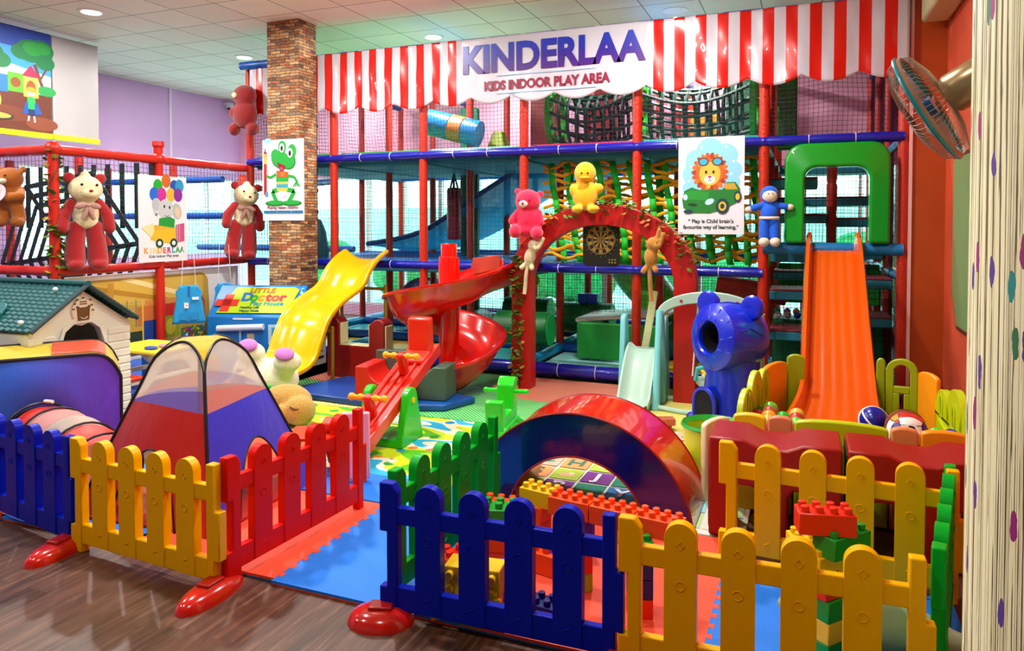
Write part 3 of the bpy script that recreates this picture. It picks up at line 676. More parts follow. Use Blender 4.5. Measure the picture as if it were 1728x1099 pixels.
clip(.9, .75, 1.72, .82, '#d89868'); clip(.45, .3, .52, 1.04, '#c89850'); clip(.8, .55, 1.75, .76, '#c87850')
for k in range(7): clip(.12+k*.11, .55, .13+k*.11, .84, '#4c6c50')
for k in range(5): clip(.1, .57+k*.06, .85, .575+k*.06, '#8c9c70')
clip(.86, .31, 1.1, .6, '#103c8c'); clip(.86, .3, .88, .8, '#e0c050'); clip(1.08, .3, 1.1, .8, '#e0c050'); clip(1.12, .62, 1.36, .76, '#c82818'); clip(1.12, .38, 1.36, .62, '#8c9820'); a.disc(1.24, .5, .07, '#c0b840', .09)
clip(1.38, .5, 1.6, .74, '#e8e4d0')
for k, h in enumerate(('#a05878', '#e8a040', '#d8d840', '#60b860', '#58a8d0')): a.disc(1.55, .66, .2-.022*k, h, a0=20, a1=160)
clip(.3, .3, .86, .5, '#203828'); clip(.1, .3, .3, .52, '#18508c'); clip(1.38, .31, 1.75, .46, '#487048')
for k in range(70): a.disc(rn.uniform(1.4, 1.74), rn.uniform(.33, .46), .014, rn.choice(['#d82838', '#28a838', '#e8c028', '#2878d0', '#d858a0']), n=8)
a.build('printed_picture', pb)
# ================================================================ BANNER
def blue_purple():
    m, t, b = nodes_mat('letter_gradient', .35); oc, s = objxyz(t)
    L(t, ramp(t, mth(t, 'ADD', mth(t, 'MULTIPLY', s.outputs['Y'], 2.6), .5), [(.1, '#4c0c78'), (.5, '#2c1490'), (.85, '#0c2cb0')]), b.inputs['Base Color']); return m
bn_ = thing('striped_banner', 'long white banner with red stripes and the play area name hung across the frame', 'banner', (0, 7.24, 0))
x0, x1 = -6.45, .82
def zbot(x): return 3.03-.085*abs(math.sin(PI*(x+.05)/.48))**.8
def wr(x, z):
    return (.3 if -3.55 < x < -1.45 else 1)*(.009*math.sin(x*7+z*1.5)+.005*math.sin(x*19-z*4)+.003*math.sin(x*3.1+z*13)+.002*math.sin(x*33+z*12))
q = MB(); cols_ = []
edges = sorted(set([round(x0+.034*i, 4) for i in range(int((x1-x0)/.034)+1)]+[x1]))
def stripe(x):
    if -3.58 < x < -1.42: return 0
    u = (x+1.42)/.2043 if x >= -1.42 else (-3.58-x)/.2045
    return 1 if (u % 1) < .49 else 0
# cut columns exactly at stripe edges
cuts = [x0]
k = 0
e_ = [-1.42+.2043*(i*.5) for i in range(24)]+[-3.58-.2045*.5*i for i in range(30)]
for v_ in e_:
    if x0 < v_ < x1: cuts.append(v_)
for i in range(60): cuts.append(-3.58+(2.16)*i/60)
cuts.append(x1); cuts = sorted(set(round(c, 4) for c in cuts)); fine = []
for a_, b_ in zip(cuts[:-1], cuts[1:]):
    n_ = max(1, round((b_-a_)/.036))
    for i in range(n_): fine.append(a_+(b_-a_)*i/n_)
fine.append(x1); NV = 26
vs = [(x, wr(x, z_), z_) for x in fine for z_ in [3.66-(3.66-zbot(x))*j/NV for j in range(NV+1)]]
n0 = len(q.v); q.v += [Vector(p) for p in vs]
for i in range(len(fine)-1):
    mk = stripe((fine[i]+fine[i+1])/2)
    for j in range(NV): q.f.append((i*(NV+1)+j, (i+1)*(NV+1)+j, (i+1)*(NV+1)+j+1, i*(NV+1)+j+1)); q.m.append(mk)
q.build('banner_sheet', [mat('#c6c6d2', .22, coat=.3), mat('#d01c14', .22, coat=.3)], bn_, ang=80, solid=.002)
text(bn_, 'big_lettering', 'KINDERLAA', .40, blue_purple(), (-2.515, -.010, 3.415), ext=.001, bold=.017, sx=.93)
text(bn_, 'small_lettering', 'KIDS INDOOR PLAY AREA', .135, mat('#8c1c3c', .4), (-2.555, -.010, 3.13), ext=.001, bold=.006, sx=.88)
q = MB()
for z_ in (3.235, 3.045): q.bb(-3.1, -2.0, -.011, -.009, z_, z_+.008)
q.build('thin_blue_lines', flat('#9cc4e4'), bn_, smooth=False)

# ================================================================ POSTERS AND BOARDS
def board(name, label, cat, loc, w_, h_, rz=0, col='#e6e6ee', th=.006):
    r_ = thing(name, label, cat, loc, R(rz)); MB().bb(0, w_, 0, th, 0, h_).build('sheet', mat(col, .35), r_, smooth=False); return r_, Art()
# lion poster
P_, a = board('lion_poster', 'white poster of a lion cub driving a green car, tied to the frame', 'poster', (-1.17, 7.255, 1.55), .62, .94)
for u, v_, r in ((.17, .72, .1), (.3, .8, .13), (.45, .76, .11), (.52, .62, .08), (.13, .58, .09), (.3, .62, .24), (.5, .5, .08), (.1, .45, .06)): a.disc(u, v_, r, '#8cd4ee')
for u, v_ in ((.12, .66), (.22, .84), (.45, .84), (.52, .7), (.1, .52), (.5, .58)): a.disc(u, v_, .012, '#e8f6fc')
for k in range(22):
    an = 2*PI*k/22; a.disc(.3+.135*math.cos(an), .6+.15*math.sin(an), .04, ('#c8541c', '#e07828', '#a83c18')[k % 3], .022, rot=math.degrees(an))
a.disc(.3, .6, .13, '#d86424'); a.disc(.3, .585, .1, '#f0c868', .115); a.disc(.3, .53, .052, '#f6eee0', .042)
a.disc(.205, .68, .03, '#e89878'); a.disc(.3, .555, .018, '#e05070', .012); a.disc(.265, .6, .011, '#201410', .017); a.disc(.335, .6, .011, '#201410', .017)
a.line([(.3, .545), (.3, .525), (.285, .515)], .005, '#402018'); a.line([(.3, .525), (.318, .515)], .005, '#402018')
for u in (.24, .37): a.disc(u, .7, .05, '#6c3420', .042); a.disc(u, .7, .037, '#58b8dc', .03)
car = [(.04, .34), (.06, .42), (.13, .455), (.2, .43), (.42, .43), (.46, .5), (.54, .5), (.58, .44), (.585, .35), (.54, .3), (.42, .24), (.3, .205), (.12, .21), (.05, .26)]
a.poly(car, '#1c7c2c'); a.poly([(.06, .4), (.13, .43), (.3, .41), (.28, .33), (.07, .34)], '#2c9838'); a.poly([(.44, .49), (.53, .49), (.56, .43), (.45, .43)], '#c8a850')
a.disc(.07, .36, .022, '#b8e4f4', .03); a.disc(.3, .315, .045, '#b8e4f4', .028, 25); a.disc(.14, .285, .045, '#0c3c18', .016, -6)
a.disc(.42, .27, .062, '#183c4c', .075); a.disc(.42, .27, .036, '#e0b820', .045); a.disc(.42, .27, .02, '#183c4c', .025); a.disc(.56, .36, .035, '#183c4c', .055); a.disc(.56, .36, .02, '#e0b820', .032); a.disc(.1, .22, .045, '#183c4c', .02)
a.disc(.29, .46, .02, '#f0c868'); a.disc(.45, .46, .02, '#e8a860')
a.build('printed_picture', P_)
text(P_, 'lettering', '“ Play is Child brain’s', .05, flat('#1c4438'), (.31, -.003, .125), ext=.0005, bold=.0012)
text(P_, 'lettering', 'favourite way of learning.”', .05, flat('#1c4438'), (.31, -.003, .068), ext=.0005, bold=.0012, sx=.98)
# frog poster on the pillar
P_, a = board('frog_poster', 'white poster of a green frog holding a giant pencil, on the stone pillar', 'poster', (-5.93, 6.855, 1.69), .59, .94)
a.disc(.08, .93, .05, '#90d0e8', .03); a.disc(.53, .92, .025, '#90c0dc'); a.disc(.53, .92, .015, '#e6e6ee'); a.disc(.14, .64, .02, '#90c8e0'); a.disc(.14, .64, .012, '#e6e6ee')
a.poly([(.02, .3), (.06, .3), (.065, .8), (.02, .8)], '#c82c30'); a.poly([(.02, .66), (.065, .66), (.055, .78), (.03, .8)], '#e8d070'); a.poly([(.028, .78), (.055, .78), (.04, .86)], '#5a3018'); a.poly([(.04, .28), (.08, .28), (.08, .34), (.04, .34)], '#60a8c8')
a.poly([(.02, .34), (.055, .33), (.06, .5), (.02, .62)], '#b02028'); 
G_ = '#1ca83c'; G2 = '#0c7828'
a.disc(.18, .2, .14, G2, .035); a.disc(.42, .2, .14, G2, .035); a.disc(.18, .21, .12, G_, .025); a.disc(.42, .21, .12, G_, .025)
a.line([(.24, .36), (.14, .34), (.2, .22)], .05, G_); a.line([(.34, .36), (.46, .34), (.38, .22)], .05, G_)
a.disc(.29, .31, .07, '#f0f0e8', .04)
a.poly([(.21, .34), (.36, .34), (.38, .5), (.2, .5)], '#e8d080'); a.poly([(.205, .38), (.365, .38), (.37, .42), (.2, .42)], '#38a8c8'); a.poly([(.2, .45), (.375, .45), (.38, .52), (.2, .52)], G_)
a.line([(.2, .54), (.12, .5), (.06, .52)], .03, G_); a.line([(.37, .52), (.46, .5), (.5, .44)], .03, G_)
for d_ in (-.05, -.015, .02, .05): a.line([(.49, .45), (.49+d_, .39)], .012, G_)
a.poly([(.2, .58), (.38, .56), (.36, .5), (.22, .5)], '#b86028'); a.disc(.29, .54, .03, '#d88040')
a.disc(.27, .7, .14, G2, .1, -20); a.disc(.38, .68, .1, G2, .09); a.disc(.27, .705, .132, G_, .092, -20); a.disc(.375, .685, .092, G_, .082); a.disc(.19, .76, .06, G_, .07)
a.disc(.29, .85, .055, G_, .075); a.disc(.43, .8, .06, G_, .08); a.disc(.285, .84, .035, '#ffffff', .052); a.disc(.4, .78, .038, '#ffffff', .055); a.disc(.285, .835, .018, '#101010', .03); a.disc(.4, .775, .02, '#101010', .032)
a.poly([(.21, .68), (.34, .63), (.3, .57), (.26, .57)], '#8c1420'); a.disc(.275, .6, .03, '#e06070', .02)
a.rect(.02, .085, .2, .115, '#2c78a8'); a.rect(.205, .085, .41, .115, '#2c78a8'); a.rect(.415, .085, .58, .115, '#2c78a8')
a.build('printed_picture', P_)
text(P_, 'lettering', 'Playing makes children', .052, flat('#8c3040'), (.29, -.003, .15), ext=.0005, bold=.0006, sx=.94)
# elephant poster on the red rail frame
P_, a = board('elephant_poster', 'white poster of an elephant in a pencil car under balloons, on the red rail frame', 'poster', (XA+.075, 5.62, 1.24), .64, .93, 90)
for u, v_, c_ in ((.36, .88, '#c86828'), (.25, .82, '#30a838'), (.47, .82, '#1c50b0'), (.54, .83, '#3898c8'), (.2, .73, '#2868d0'), (.3, .73, '#c83c9c'), (.42, .73, '#e8b848'), (.52, .73, '#8c389c')): a.disc(u, v_, .06, c_, .075)
for u in (.26, .32, .38, .45): a.line([(.38, .52), (u, .68)], .003, '#606060')
a.disc(.5, .55, .065, '#b0b8bc', .09, 15); a.disc(.51, .54, .035, '#e0c0a0', .06, 15); a.disc(.22, .62, .05, '#b0b8bc', .07); a.disc(.35, .57, .1, '#c0c8cc', .11); a.disc(.33, .6, .012, '#202020', .018); a.disc(.4, .59, .012, '#202020', .018)
a.line([(.28, .55), (.22, .5), (.2, .56)], .03, '#c0c8cc'); a.line([(.33, .5), (.37, .49), (.39, .51)], .006, '#303030')
a.poly([(.25, .34), (.46, .34), (.47, .46), (.4, .49), (.26, .47)], '#28983c')
a.poly([(.12, .3), (.5, .22), (.5, .36), (.2, .4)], '#d8b048'); a.poly([(.03, .37), (.18, .42), (.2, .3), (.16, .26)], '#ecd8a0'); a.poly([(.14, .24), (.5, .18), (.5, .36), (.2, .34)], '#e8b838'); a.poly([(.48, .2), (.6, .22), (.6, .42), (.48, .4)], '#d87898'); a.line([(.5, .21), (.5, .4)], .012, '#70b8c0'); a.line([(.53, .21), (.53, .4)], .012, '#a890c0')
for u in (.26, .45): a.disc(u, .2, .05, '#204838'); a.disc(u, .2, .025, '#e0e8e0')
a.build('printed_picture', P_)
for k, ch in enumerate('KINDERLAA'): text(P_, 'lettering', ch, .085, flat(['#e8b070', '#f0c890', '#e8d090', '#e8c080', '#d07838', '#c84890', '#28a0b8', '#28a858', '#209868'][k]), (.085+k*.06, -.003, .12), ext=.0005, bold=.003)
text(P_, 'lettering', 'Kids Indoor Play area', .045, flat('#505868'), (.32, -.003, .06), ext=.0005, bold=.0004)
# hanging boards by the left wall
P_, a = board('playground_mural', 'board with a painted playground scene hanging below the ceiling at far left', 'mural', (-8.55, 4.35, 2.75), 1.82, 1.2, 90, '#3a7cc8', .04)
a.rect(0, 0, 1.82, 1.2, '#1c3c94'); a.poly([(0, .5), (1.82, .42), (1.82, .95), (.0, 1.0)], '#4c94c4'); a.poly([(0, .5), (1.82, .45), (1.82, .68), (1.2, .78), (.6, .7), (0, .8)], '#b8d4d8')
a.poly([(0, 0), (1.82, 0), (1.82, .44), (0, .52)], '#5c2c1c'); a.disc(1.1, .18, .5, '#6c3824', .1); a.disc(1.7, .1, .2, '#7c4430', .08)
for u, v_, r in ((1.58, .95, .18), (1.7, .98, .16), (1.46, .92, .12), (1.75, .84, .12), (.95, 1.0, .24), (1.1, .85, .16), (1.22, .78, .12), (.4, 1.0, .2)): a.disc(u, v_, r, '#146c3c', r*.75)
for u, v_, r in ((1.6, .98, .12), (1.72, 1.0, .1), (1.0, 1.02, .16), (1.1, .9, .1)): a.disc(u, v_, r, '#28883c', r*.7)
a.line([(1.76, .42), (1.68, .62), (1.62, .8)], .04, '#6a4030'); a.line([(1.68, .62), (1.76, .76)], .025, '#6a4030')
a.disc(1.0, .52, .24, '#2c8c48', .09); a.disc(1.76, .5, .12, '#2c8c48', .06)
a.rect(1.3, .44, 1.48, .66, '#58b82c'); a.disc(1.39, .55, .06, '#7c4420'); a.rect(1.48, .4, 1.66, .64, '#d8c068'); a.poly([(1.46, .64), (1.68, .64), (1.57, .78)], '#b82c50'); a.disc(1.57, .5, .06, '#8c4c2c', .1); a.rect(1.2, .42, 1.3, .62, '#2c6cb0')
a.rect(1.52, .26, 1.62, .4, '#28984c'); a.disc(1.57, .46, .05, '#f0c8a0'); a.disc(1.57, .49, .055, '#d89038', .035); a.poly([(1.5, .34), (1.53, .34), (1.53, .2), (1.46, .2)], '#1c4c98'); a.poly([(1.61, .34), (1.64, .34), (1.7, .22), (1.61, .2)], '#1c4c98'); a.rect(1.53, .18, 1.61, .26, '#1c2c58'); a.line([(1.54, .18), (1.53, .12)], .02, '#f0d8c0'); a.line([(1.6, .18), (1.61, .11)], .02, '#f0d8c0')
a.disc(1.12, .32, .1, '#e8cc70', .12); a.disc(1.13, .28, .06, '#f0c8a0'); a.rect(1.08, .16, 1.18, .24, '#202c78'); a.disc(1.16, .14, .2, '#302420', .05); a.disc(1.16, .145, .17, '#d8a868', .035)
a.build('printed_picture', P_); MB().bb(0, 1.82, -.02, .05, -.07, -.005).build('yellow_edge', mat('#e8e020', .4), P_, bevel=.004)
P_, a = board('pale_hanging_board', 'plain pale grey board hanging below the ceiling beside the playground mural', 'board', (-8.55, 6.19, 2.75), .62, 1.2, 90, '#a09c9c', .04)
MB().bb(0, .62, -.02, .05, -.07, -.005).build('yellow_edge', mat('#e8e020', .4), P_, bevel=.004)

# ================================================================ RED ARCH AND ITS GARLAND
ar = thing('garden_arch', 'broad red arch decked with ivy leaves before the rope wall', 'arch', (-1.82, 6.72, 0))
AR = mat('#b81410', .4, var=.05)
def archpts(rx, rz, zs, n=30): return [(-rx, 0)]+[(rx*math.cos(PI-PI*i/n), zs+rz*math.sin(PI-PI*i/n)) for i in range(n+1)]+[(rx, 0)]
q = MB(); A_ = archpts(.90, .72, 1.12); B_ = archpts(.70, .56, 1.08); n_ = len(A_)
vs = [(a_[0], y, a_[1]) for a_ in A_ for y in (0,)]+[(a_[0], 0, a_[1]) for a_ in B_]+[(a_[0], .16, a_[1]) for a_ in A_]+[(a_[0], .16, a_[1]) for a_ in B_]
fs = []
for i in range(n_-1):
    fs += [(i, i+1, n_+i+1, n_+i), (2*n_+i, 3*n_+i, 3*n_+i+1, 2*n_+i+1), (i, 2*n_+i, 2*n_+i+1, i+1), (n_+i, n_+i+1, 3*n_+i+1, 3*n_+i)]
fs += [(0, n_, 3*n_, 2*n_), (n_-1, 3*n_-1, 4*n_-1, 2*n_-1)]
q.add(vs, fs); q.build('arch_frame', AR, ar, bevel=.006)
def leaf(q, c, n, sz, rnd):
    # small five pointed ivy leaf, slightly cupped
    m = Matrix.Translation(c) @ Euler((rnd.uniform(-.7, .7), rnd.uniform(-.7, .7), rnd.uniform(0, 6.28))).to_matrix().to_4x4()
    pts = [(0, -.5), (.3, -.35), (.55, -.1), (.3, .05), (.35, .4), (.05, .28), (0, .65), (-.05, .28), (-.35, .4), (-.3, .05), (-.55, -.1), (-.3, -.35)]
    base = [m @ Vector((0, .0, sz*.12))]+[m @ Vector((x*sz, 0*sz+ z*sz, 0)) for x, z in pts]
    q.add(base, [(0, 1+i, 1+(i+1) % 12) for i in range(12)])
rn = random.Random(12)
g_ = thing('ivy_garland', 'garland of green and brownish ivy leaves wound over the red arch', 'garland', (-1.82, 6.7, 0))
q = MB()
for i in range(330):
    f = rn.random(); f = .18+.68*f
    th = PI-PI*((f-.1)/.8 if f > .1 else 0); rr_ = .82+rn.uniform(-.06, .13)
    dens = 1 if f > .45 else .45
    if rn.random() > dens: continue
    q.k = rn.choice([0, 0, 1, 2]); leaf(q, (rr_*math.cos(th), rn.uniform(-.05, .1), 1.12+rr_*.82*math.sin(th)), None, rn.uniform(.035, .065), rn)
for i in range(120):
    x = -.82+rn.uniform(-.08, .06); z = rn.uniform(.05, 1.35); q.k = 0 if rn.random() < .8 else 1; leaf(q, (x, rn.uniform(-.045, -.01), z), None, rn.uniform(.04, .065), rn)
q.k = 3; q.tube([(.86*math.cos(PI-PI*i/20), .03, 1.12+.72*math.sin(PI-PI*i/20)+.02*math.sin(i*2)) for i in range(21)], .005, 5)
q.tube([(-.82+.05*math.sin(i), -.02, 1.35-i*.13) for i in range(11)], .005, 5)
q.build('leaves', [mat('#4c7c20', .6), mat('#a08028', .6), mat('#b85028', .6), mat('#3c4c1c', .7)], g_, smooth=False)
g_ = thing('ivy_garland', 'thin ivy vine climbing the red corner post beside the big red and cream bear', 'garland', (XA, YA, 0)); q = MB()
for i in range(90): q.k = 0 if rn.random() < .8 else 1; an = rn.uniform(0, 6.28); leaf(q, (.07*math.cos(an), .07*math.sin(an), rn.uniform(.9, 2.4)), None, rn.uniform(.05, .08), rn)
q.k = 3; q.tube([(.06*math.cos(i), .06*math.sin(i), .9+i*.1) for i in range(16)], .005, 5)
q.build('leaves', [mat('#4c7c20', .6), mat('#a08028', .6), mat('#b85028', .6), mat('#3c4c1c', .7)], g_, smooth=False)

# ================================================================ SLIDES
def trough(path, prof, up=(0, 0, 1), side=None):
    """sweep an open profile [(s, h)] along a path; s across, h up. prof may be a function of t"""
    P = [Vector(p) for p in path]; q = MB(); n = len(P)
    def fn(u, v):
        i = round(u*(n-1)); t = (P[min(i+1, n-1)]-P[max(i-1, 0)]).normalized(); s_ = Vector(side) if side else t.cross(Vector(up)).normalized()
        h_ = s_.cross(t).normalized(); pr = prof(u) if callable(prof) else prof; a_, b_ = pr[round(v*(len(pr)-1))]
        return P[i]+s_*a_+h_*b_
    pr = prof(0) if callable(prof) else prof
    q.grid(fn, n, len(pr)); return q
def uprof(hw, wall, lip=.035, flare=.0, k=10):
    pts = [(-hw-lip, wall-.03), (-hw-lip*.7, wall), (-hw, wall)]
    bottom = []
    for i in range(k+1):
        a = PI*i/k; x = -math.cos(a)*hw; h = wall*(abs(math.cos(a))**4); bottom.append((x*(.86+.14*abs(math.cos(a))**3), h))
    return pts[:2]+bottom+[(hw+lip*.7, wall), (hw+lip, wall-.03)]
ys = thing('yellow_slide', 'wide glossy yellow wave slide coming down beside the stone pillar', 'slide', (-4.79, 5.3, 0))
Yp = '#f4b400'
rim = [(7.32, 1.36), (7.15, 1.29), (7.0, 1.19), (6.88, 1.05), (6.75, .965), (6.58, .905), (6.38, .83), (6.22, .72), (6.1, .53), (6.02, .39), (5.86, .275), (5.6, .225), (5.42, .18), (5.33, .13), (5.27, .05)]
path = smoothpath([(0, y-5.3, max(z-.125, .018)) for y, z in rim], 4)
q = trough(path, lambda u: uprof(.27, .12 if u < .93 else .07, .04), side=(-1, 0, 0))
q.build('trough', mat(Yp, .2, coat=.5), ys, solid=.014, ang=60)
for y_, z_ in ((1.92, .95), (.9, .6)): MB().cyl((-.3, y_, z_), (-.3, y_, .013), .02).cyl((.3, y_, z_), (.3, y_, .013), .02).cyl((-.3, y_, z_-.05), (.3, y_, z_-.05), .018).build('support', mat('#8c6c08', .4), ys)
MB().bb(-.3, .3, .03, .06, .014, .09).bb(-.3, -.27, .0, .4, .014, .1).bb(.27, .3, .0, .4, .014, .1).build('foot', mat('#c88c00', .4), ys, bevel=.005)
os_ = thing('orange_slide', 'steep orange plastic slide ending in the ball pit', 'slide', (.23, 5.5, 0))
OR = '#e25c06'
pth = smoothpath([(0, 1.82, 1.40), (0, 1.68, 1.36), (0, 1.4, 1.08), (0, 1.0, .7), (0, .6, .36), (-.02, .32, .2), (-.05, 0, .15)], 5)
def oprof(u):
    hw = .19+.07*u+.04*max(0, u-.7)*3; w0 = .13 if u > .06 else .17; rib = []
    for i in range(25):
        x = -hw*.86+2*hw*.86*i/24; rib.append((x, .008*abs(math.sin(PI*5*i/24)) if .06 < u < .85 else .003))
    return [(-hw-.03, w0-.03), (-hw-.02, w0), (-hw, w0), (-hw*.93, w0*.35)]+rib+[(hw*.93, w0*.35), (hw, w0), (hw+.02, w0), (hw+.03, w0-.03)]
trough(pth, oprof, side=(-1, 0, 0)).build('trough', mat(OR, .25, coat=.4), os_, solid=.012, ang=50)
for y0_, z1_ in ((.55, .3), (1.25, .85)): MB().bb(-.2, .2, y0_, y0_+.05, .013, z1_).build('support', mat('#c04c08', .4), os_, bevel=.01)
# green entrance frame above the orange slide
gf = thing('slide_entrance_arch', 'thick rounded green plastic entrance frame at the top of the orange slide', 'frame', (.25, 7.2, 1.47))
def rrect(hw, h, r, z0=0):
    return [(-hw, z0)]+arcpts(-hw+r, h-r, r, 180, 90, 8)+arcpts(hw-r, h-r, r, 90, 0, 8)+[(hw, z0)]
A_ = rrect(.44, .92, .16); B_ = rrect(.27, .70, .11); n_ = len(A_); q = MB()
for y0 in (0, .2): q.v += [Vector((a_, y0+.03*(1 if y0 == 0 else 0), b_)) for a_, b_ in A_]+[Vector((a_, y0, b_)) for a_, b_ in B_]
fs = []
for i in range(n_-1): fs += [(i, i+1, n_+i+1, n_+i), (2*n_+i, 3*n_+i, 3*n_+i+1, 2*n_+i+1), (i, 2*n_+i, 2*n_+i+1, i+1), (n_+i, n_+i+1, 3*n_+i+1, 3*n_+i)]
fs += [(0, n_, 3*n_, 2*n_), (n_-1, 3*n_-1, 4*n_-1, 2*n_-1)]
q.f += fs; q.m += [0]*len(fs); q.build('moulded_frame', mat('#0c9820', .28, coat=.3), gf, bevel=.03, seg=4)
# red spiral slide
sp_ = thing('spiral_slide', 'red spiral slide winding round its central pole', 'slide', (-3.28, 6.45, 0))
SR = mat('#d41408', .2, coat=.5)
MB().lathe([(.001, 1.46), (.075, 1.455), (.08, 1.44), (.08, 1.33), (.1, 1.32), (.105, 1.25), (.1, .2), (.11, .014), (.001, .014)], n=28).build('pole', SR, sp_, bevel=0)
def zc(a): # a in degrees, falls as the chute turns
    pts = [(0, 1.06), (-90, .90), (-180, .72), (-270, .545), (-360, .34), (-400, .2), (-440, .13), (-470, .12)]
    for (a0, z0), (a1, z1_) in zip(pts[:-1], pts[1:]):
        if a <= a0 and a >= a1: return z0+(z1_-z0)*(a0-a)/(a0-a1)
    return 1.06
sp = []
q = MB(); NA = 90
def sfn(u, v):
    s_ = u; prof = [(.07, .10), (.09, .0), (.15, -.08), (.25, -.12), (.36, -.11), (.44, -.05), (.495, .04), (.525, .14), (.54, .165), (.57, .165), (.575, .135)]
    r, h = prof[round(v*10)]
    if s_ < .12: # entry from the platform
        f = s_/.12; x = .66*(1-f)+.0*f; a = 0; yy = .85*(1-f); k = f*f*(3-2*f)
        c_ = Vector((.29+.16*(1-k), yy*1.0, 0)); return Vector((c_.x+(r-.29), c_.y, 1.06+.12*(1-f)+h))
    f = (s_-.12)/.88; a = -425*f; an = R(a)
    return Vector((r*math.cos(an)-.05*(1-math.cos(an))*1.0, r*math.sin(an), zc(a)+h))
q.grid(sfn, NA, 11); q.build('spiral_chute', SR, sp_, solid=.012, ang=60)
q = MB(); an = R(-425)
c_ = Vector((.29*math.cos(an), .29*math.sin(an), 0)); q.x = Matrix.Translation((c_.x, c_.y, 0)) @ rotm(0, 0, -425)
q.prism([(-.2, .014), (.25, .014), (.2, .11), (-.15, .07)], -.12, .0, 'y'); q.x = None
q.build('foot', SR, sp_, bevel=.01)
MB().prism([(.08, 1.12), (.42, 1.2), (.42, 1.34), (.12, 1.30)], .3, .315, 'y').build('guard_panel', mat('#c06458', .3), sp_, bevel=.004)
# ================================================================ SOFT PLAY BLOCKS
cs = thing('castle_soft_block', 'dark red soft play block with a square notch and cream sides', 'soft block', (-4.42, 6.5, .012))
q = MB(); prof = [(-.36, 0), (.36, 0), (.36, .6)]+arcpts(.28, .56, .08, 60, 120, 3)+[(.17, .58), (.17, .34), (-.2, .34), (-.2, .58)]+arcpts(-.28, .56, .08, 60, 120, 3)+[(-.36, .58)]
q.prism(prof, 0, .17, 'y'); q.build('body', vinyl('#8c100c'), cs, bevel=.012)
q = MB().bb(-.19, .16, .01, .16, .34, .352).bb(.156, .172, .015, .155, .35, .58).bb(-.204, -.19, .015, .155, .35, .58).bb(.355, .372, .015, .155, .03, .57)
q.build('cream_lining', vinyl('#dcd8a0'), cs, bevel=.006)
def softmat(name, label, pts, h, col, z=0.0):
    q = MB().prism(pts, z+.013, z+h, 'z'); o = q.build(name, vinyl(col), bevel=.018, seg=3); return tag(o, label, 'foam mat')
softmat('blue_floor_cushion', 'dark blue vinyl floor cushion at the foot of the yellow slide', [(-4.62, 5.55), (-3.45, 5.48), (-3.35, 6.1), (-4.4, 6.35)], .075, '#123c8c')
softmat('blue_floor_cushion', 'dark blue vinyl floor cushion under the grey green wedge', [(-3.42, 5.44), (-2.9, 5.62), (-2.78, 6.0), (-3.3, 6.12)], .075, '#1450a0')
rb = thing('red_seat_block', 'bright red soft seat block with a round scoop behind the seesaw', 'soft block', (-3.72, 5.50, .075), R(8))
q = MB(); pr = [(-.02, 0), (.5, 0), (.5, .3), (.42, .3)]+arcpts(.25, .3, .15, 0, -180, 12)[1:]+[(-.02, .3)]
q.prism(pr, 0, .4, 'y'); q.build('body', vinyl('#c41c14'), rb, bevel=.01)
MB().prism([(0, 0), (.5, 0), (.5, .06), (0, .02)], .4, .44, 'y').bb(.0, .5, .4, .48, .0, .38).build('grey_back', vinyl('#4c5c50'), rb, bevel=.008)
wd = thing('grey_green_wedge', 'grey green soft wedge standing on the blue floor cushion', 'soft block', (-3.36, 5.66, .075), R(8))
MB().prism([(0, 0), (.42, 0), (.42, .3), (.3, .3), (.0, .02)], 0, .3, 'y').build('body', vinyl('#3c5c4c'), wd, bevel=.01)

# ================================================================ SEESAW
ss = thing('seesaw', 'red seesaw on green supports with yellow hand grips', 'seesaw', (-2.90, 4.72, .014), R(4))
SRm = mat('#d8200c', .28, coat=.3); SG = mat('#18c018', .3, coat=.2)
tl = R(22)
S_ = Matrix.Translation((0, 0, .32)) @ Matrix.Rotation(tl, 4, 'X')
q = MB(); q.x = S_
q.prism([(-.72, -.03), (-.6, -.045), (.6, -.045), (.72, -.03), (.74, .03), (-.74, .03)], -.1, .1, 'x')
for x in (-.1, -.035, .035, .1): q.bb(x-.012, x+.012, -.7, .7, .03, .05)
q.bb(-.125, -.1, -.72, .72, -.035, .055); q.bb(.1, .125, -.72, .72, -.035, .055)
q.build('plank', SRm, ss, bevel=.006)
for sg in (-1, 1):
    q = MB(); q.x = S_
    q.prism([(sg*.56, .04), (sg*.66, .04), (sg*.74, .3), (sg*.66, .32)][::sg], -.1, .1, 'x'); q.bb(-.1, .1, min(sg*.42, sg*.62), max(sg*.42, sg*.62), .03, .07)
    q.build('seat', mat('#dc3018', .3, coat=.3), ss, bevel=.02, seg=3)
    q = MB(); q.x = S_; q.bb(-.035, .035, sg*.28-.03, sg*.28+.03, .03, .22); q.build('handle_post', SRm, ss, bevel=.015)
    q = MB(); q.x = S_; q.cyl((-.13, sg*.28, .2), (.13, sg*.28, .2), .016).ell((-.13, sg*.28, .2), .028).ell((.13, sg*.28, .2), .028).ell((-.06, sg*.28, .2), .026).ell((.06, sg*.28, .2), .026)
    q.build('hand_grip', mat('#f0a810', .35), ss)
for x in (-.16, .16):
    q = MB().prism([(-.19, 0), (.19, 0)]+arcpts(0, .33, .085, 0, 180, 12), x-.03, x+.03, 'x'); q.build('side_support', SG, ss, bevel=.012)
MB().bb(-.16, .16, -.17, .17, .0, .06).build('base', SG, ss, bevel=.01)
MB().cyl((-.2, 0, .32), (.2, 0, .32), .022).build('axle', mat('#e0d020', .35), ss)

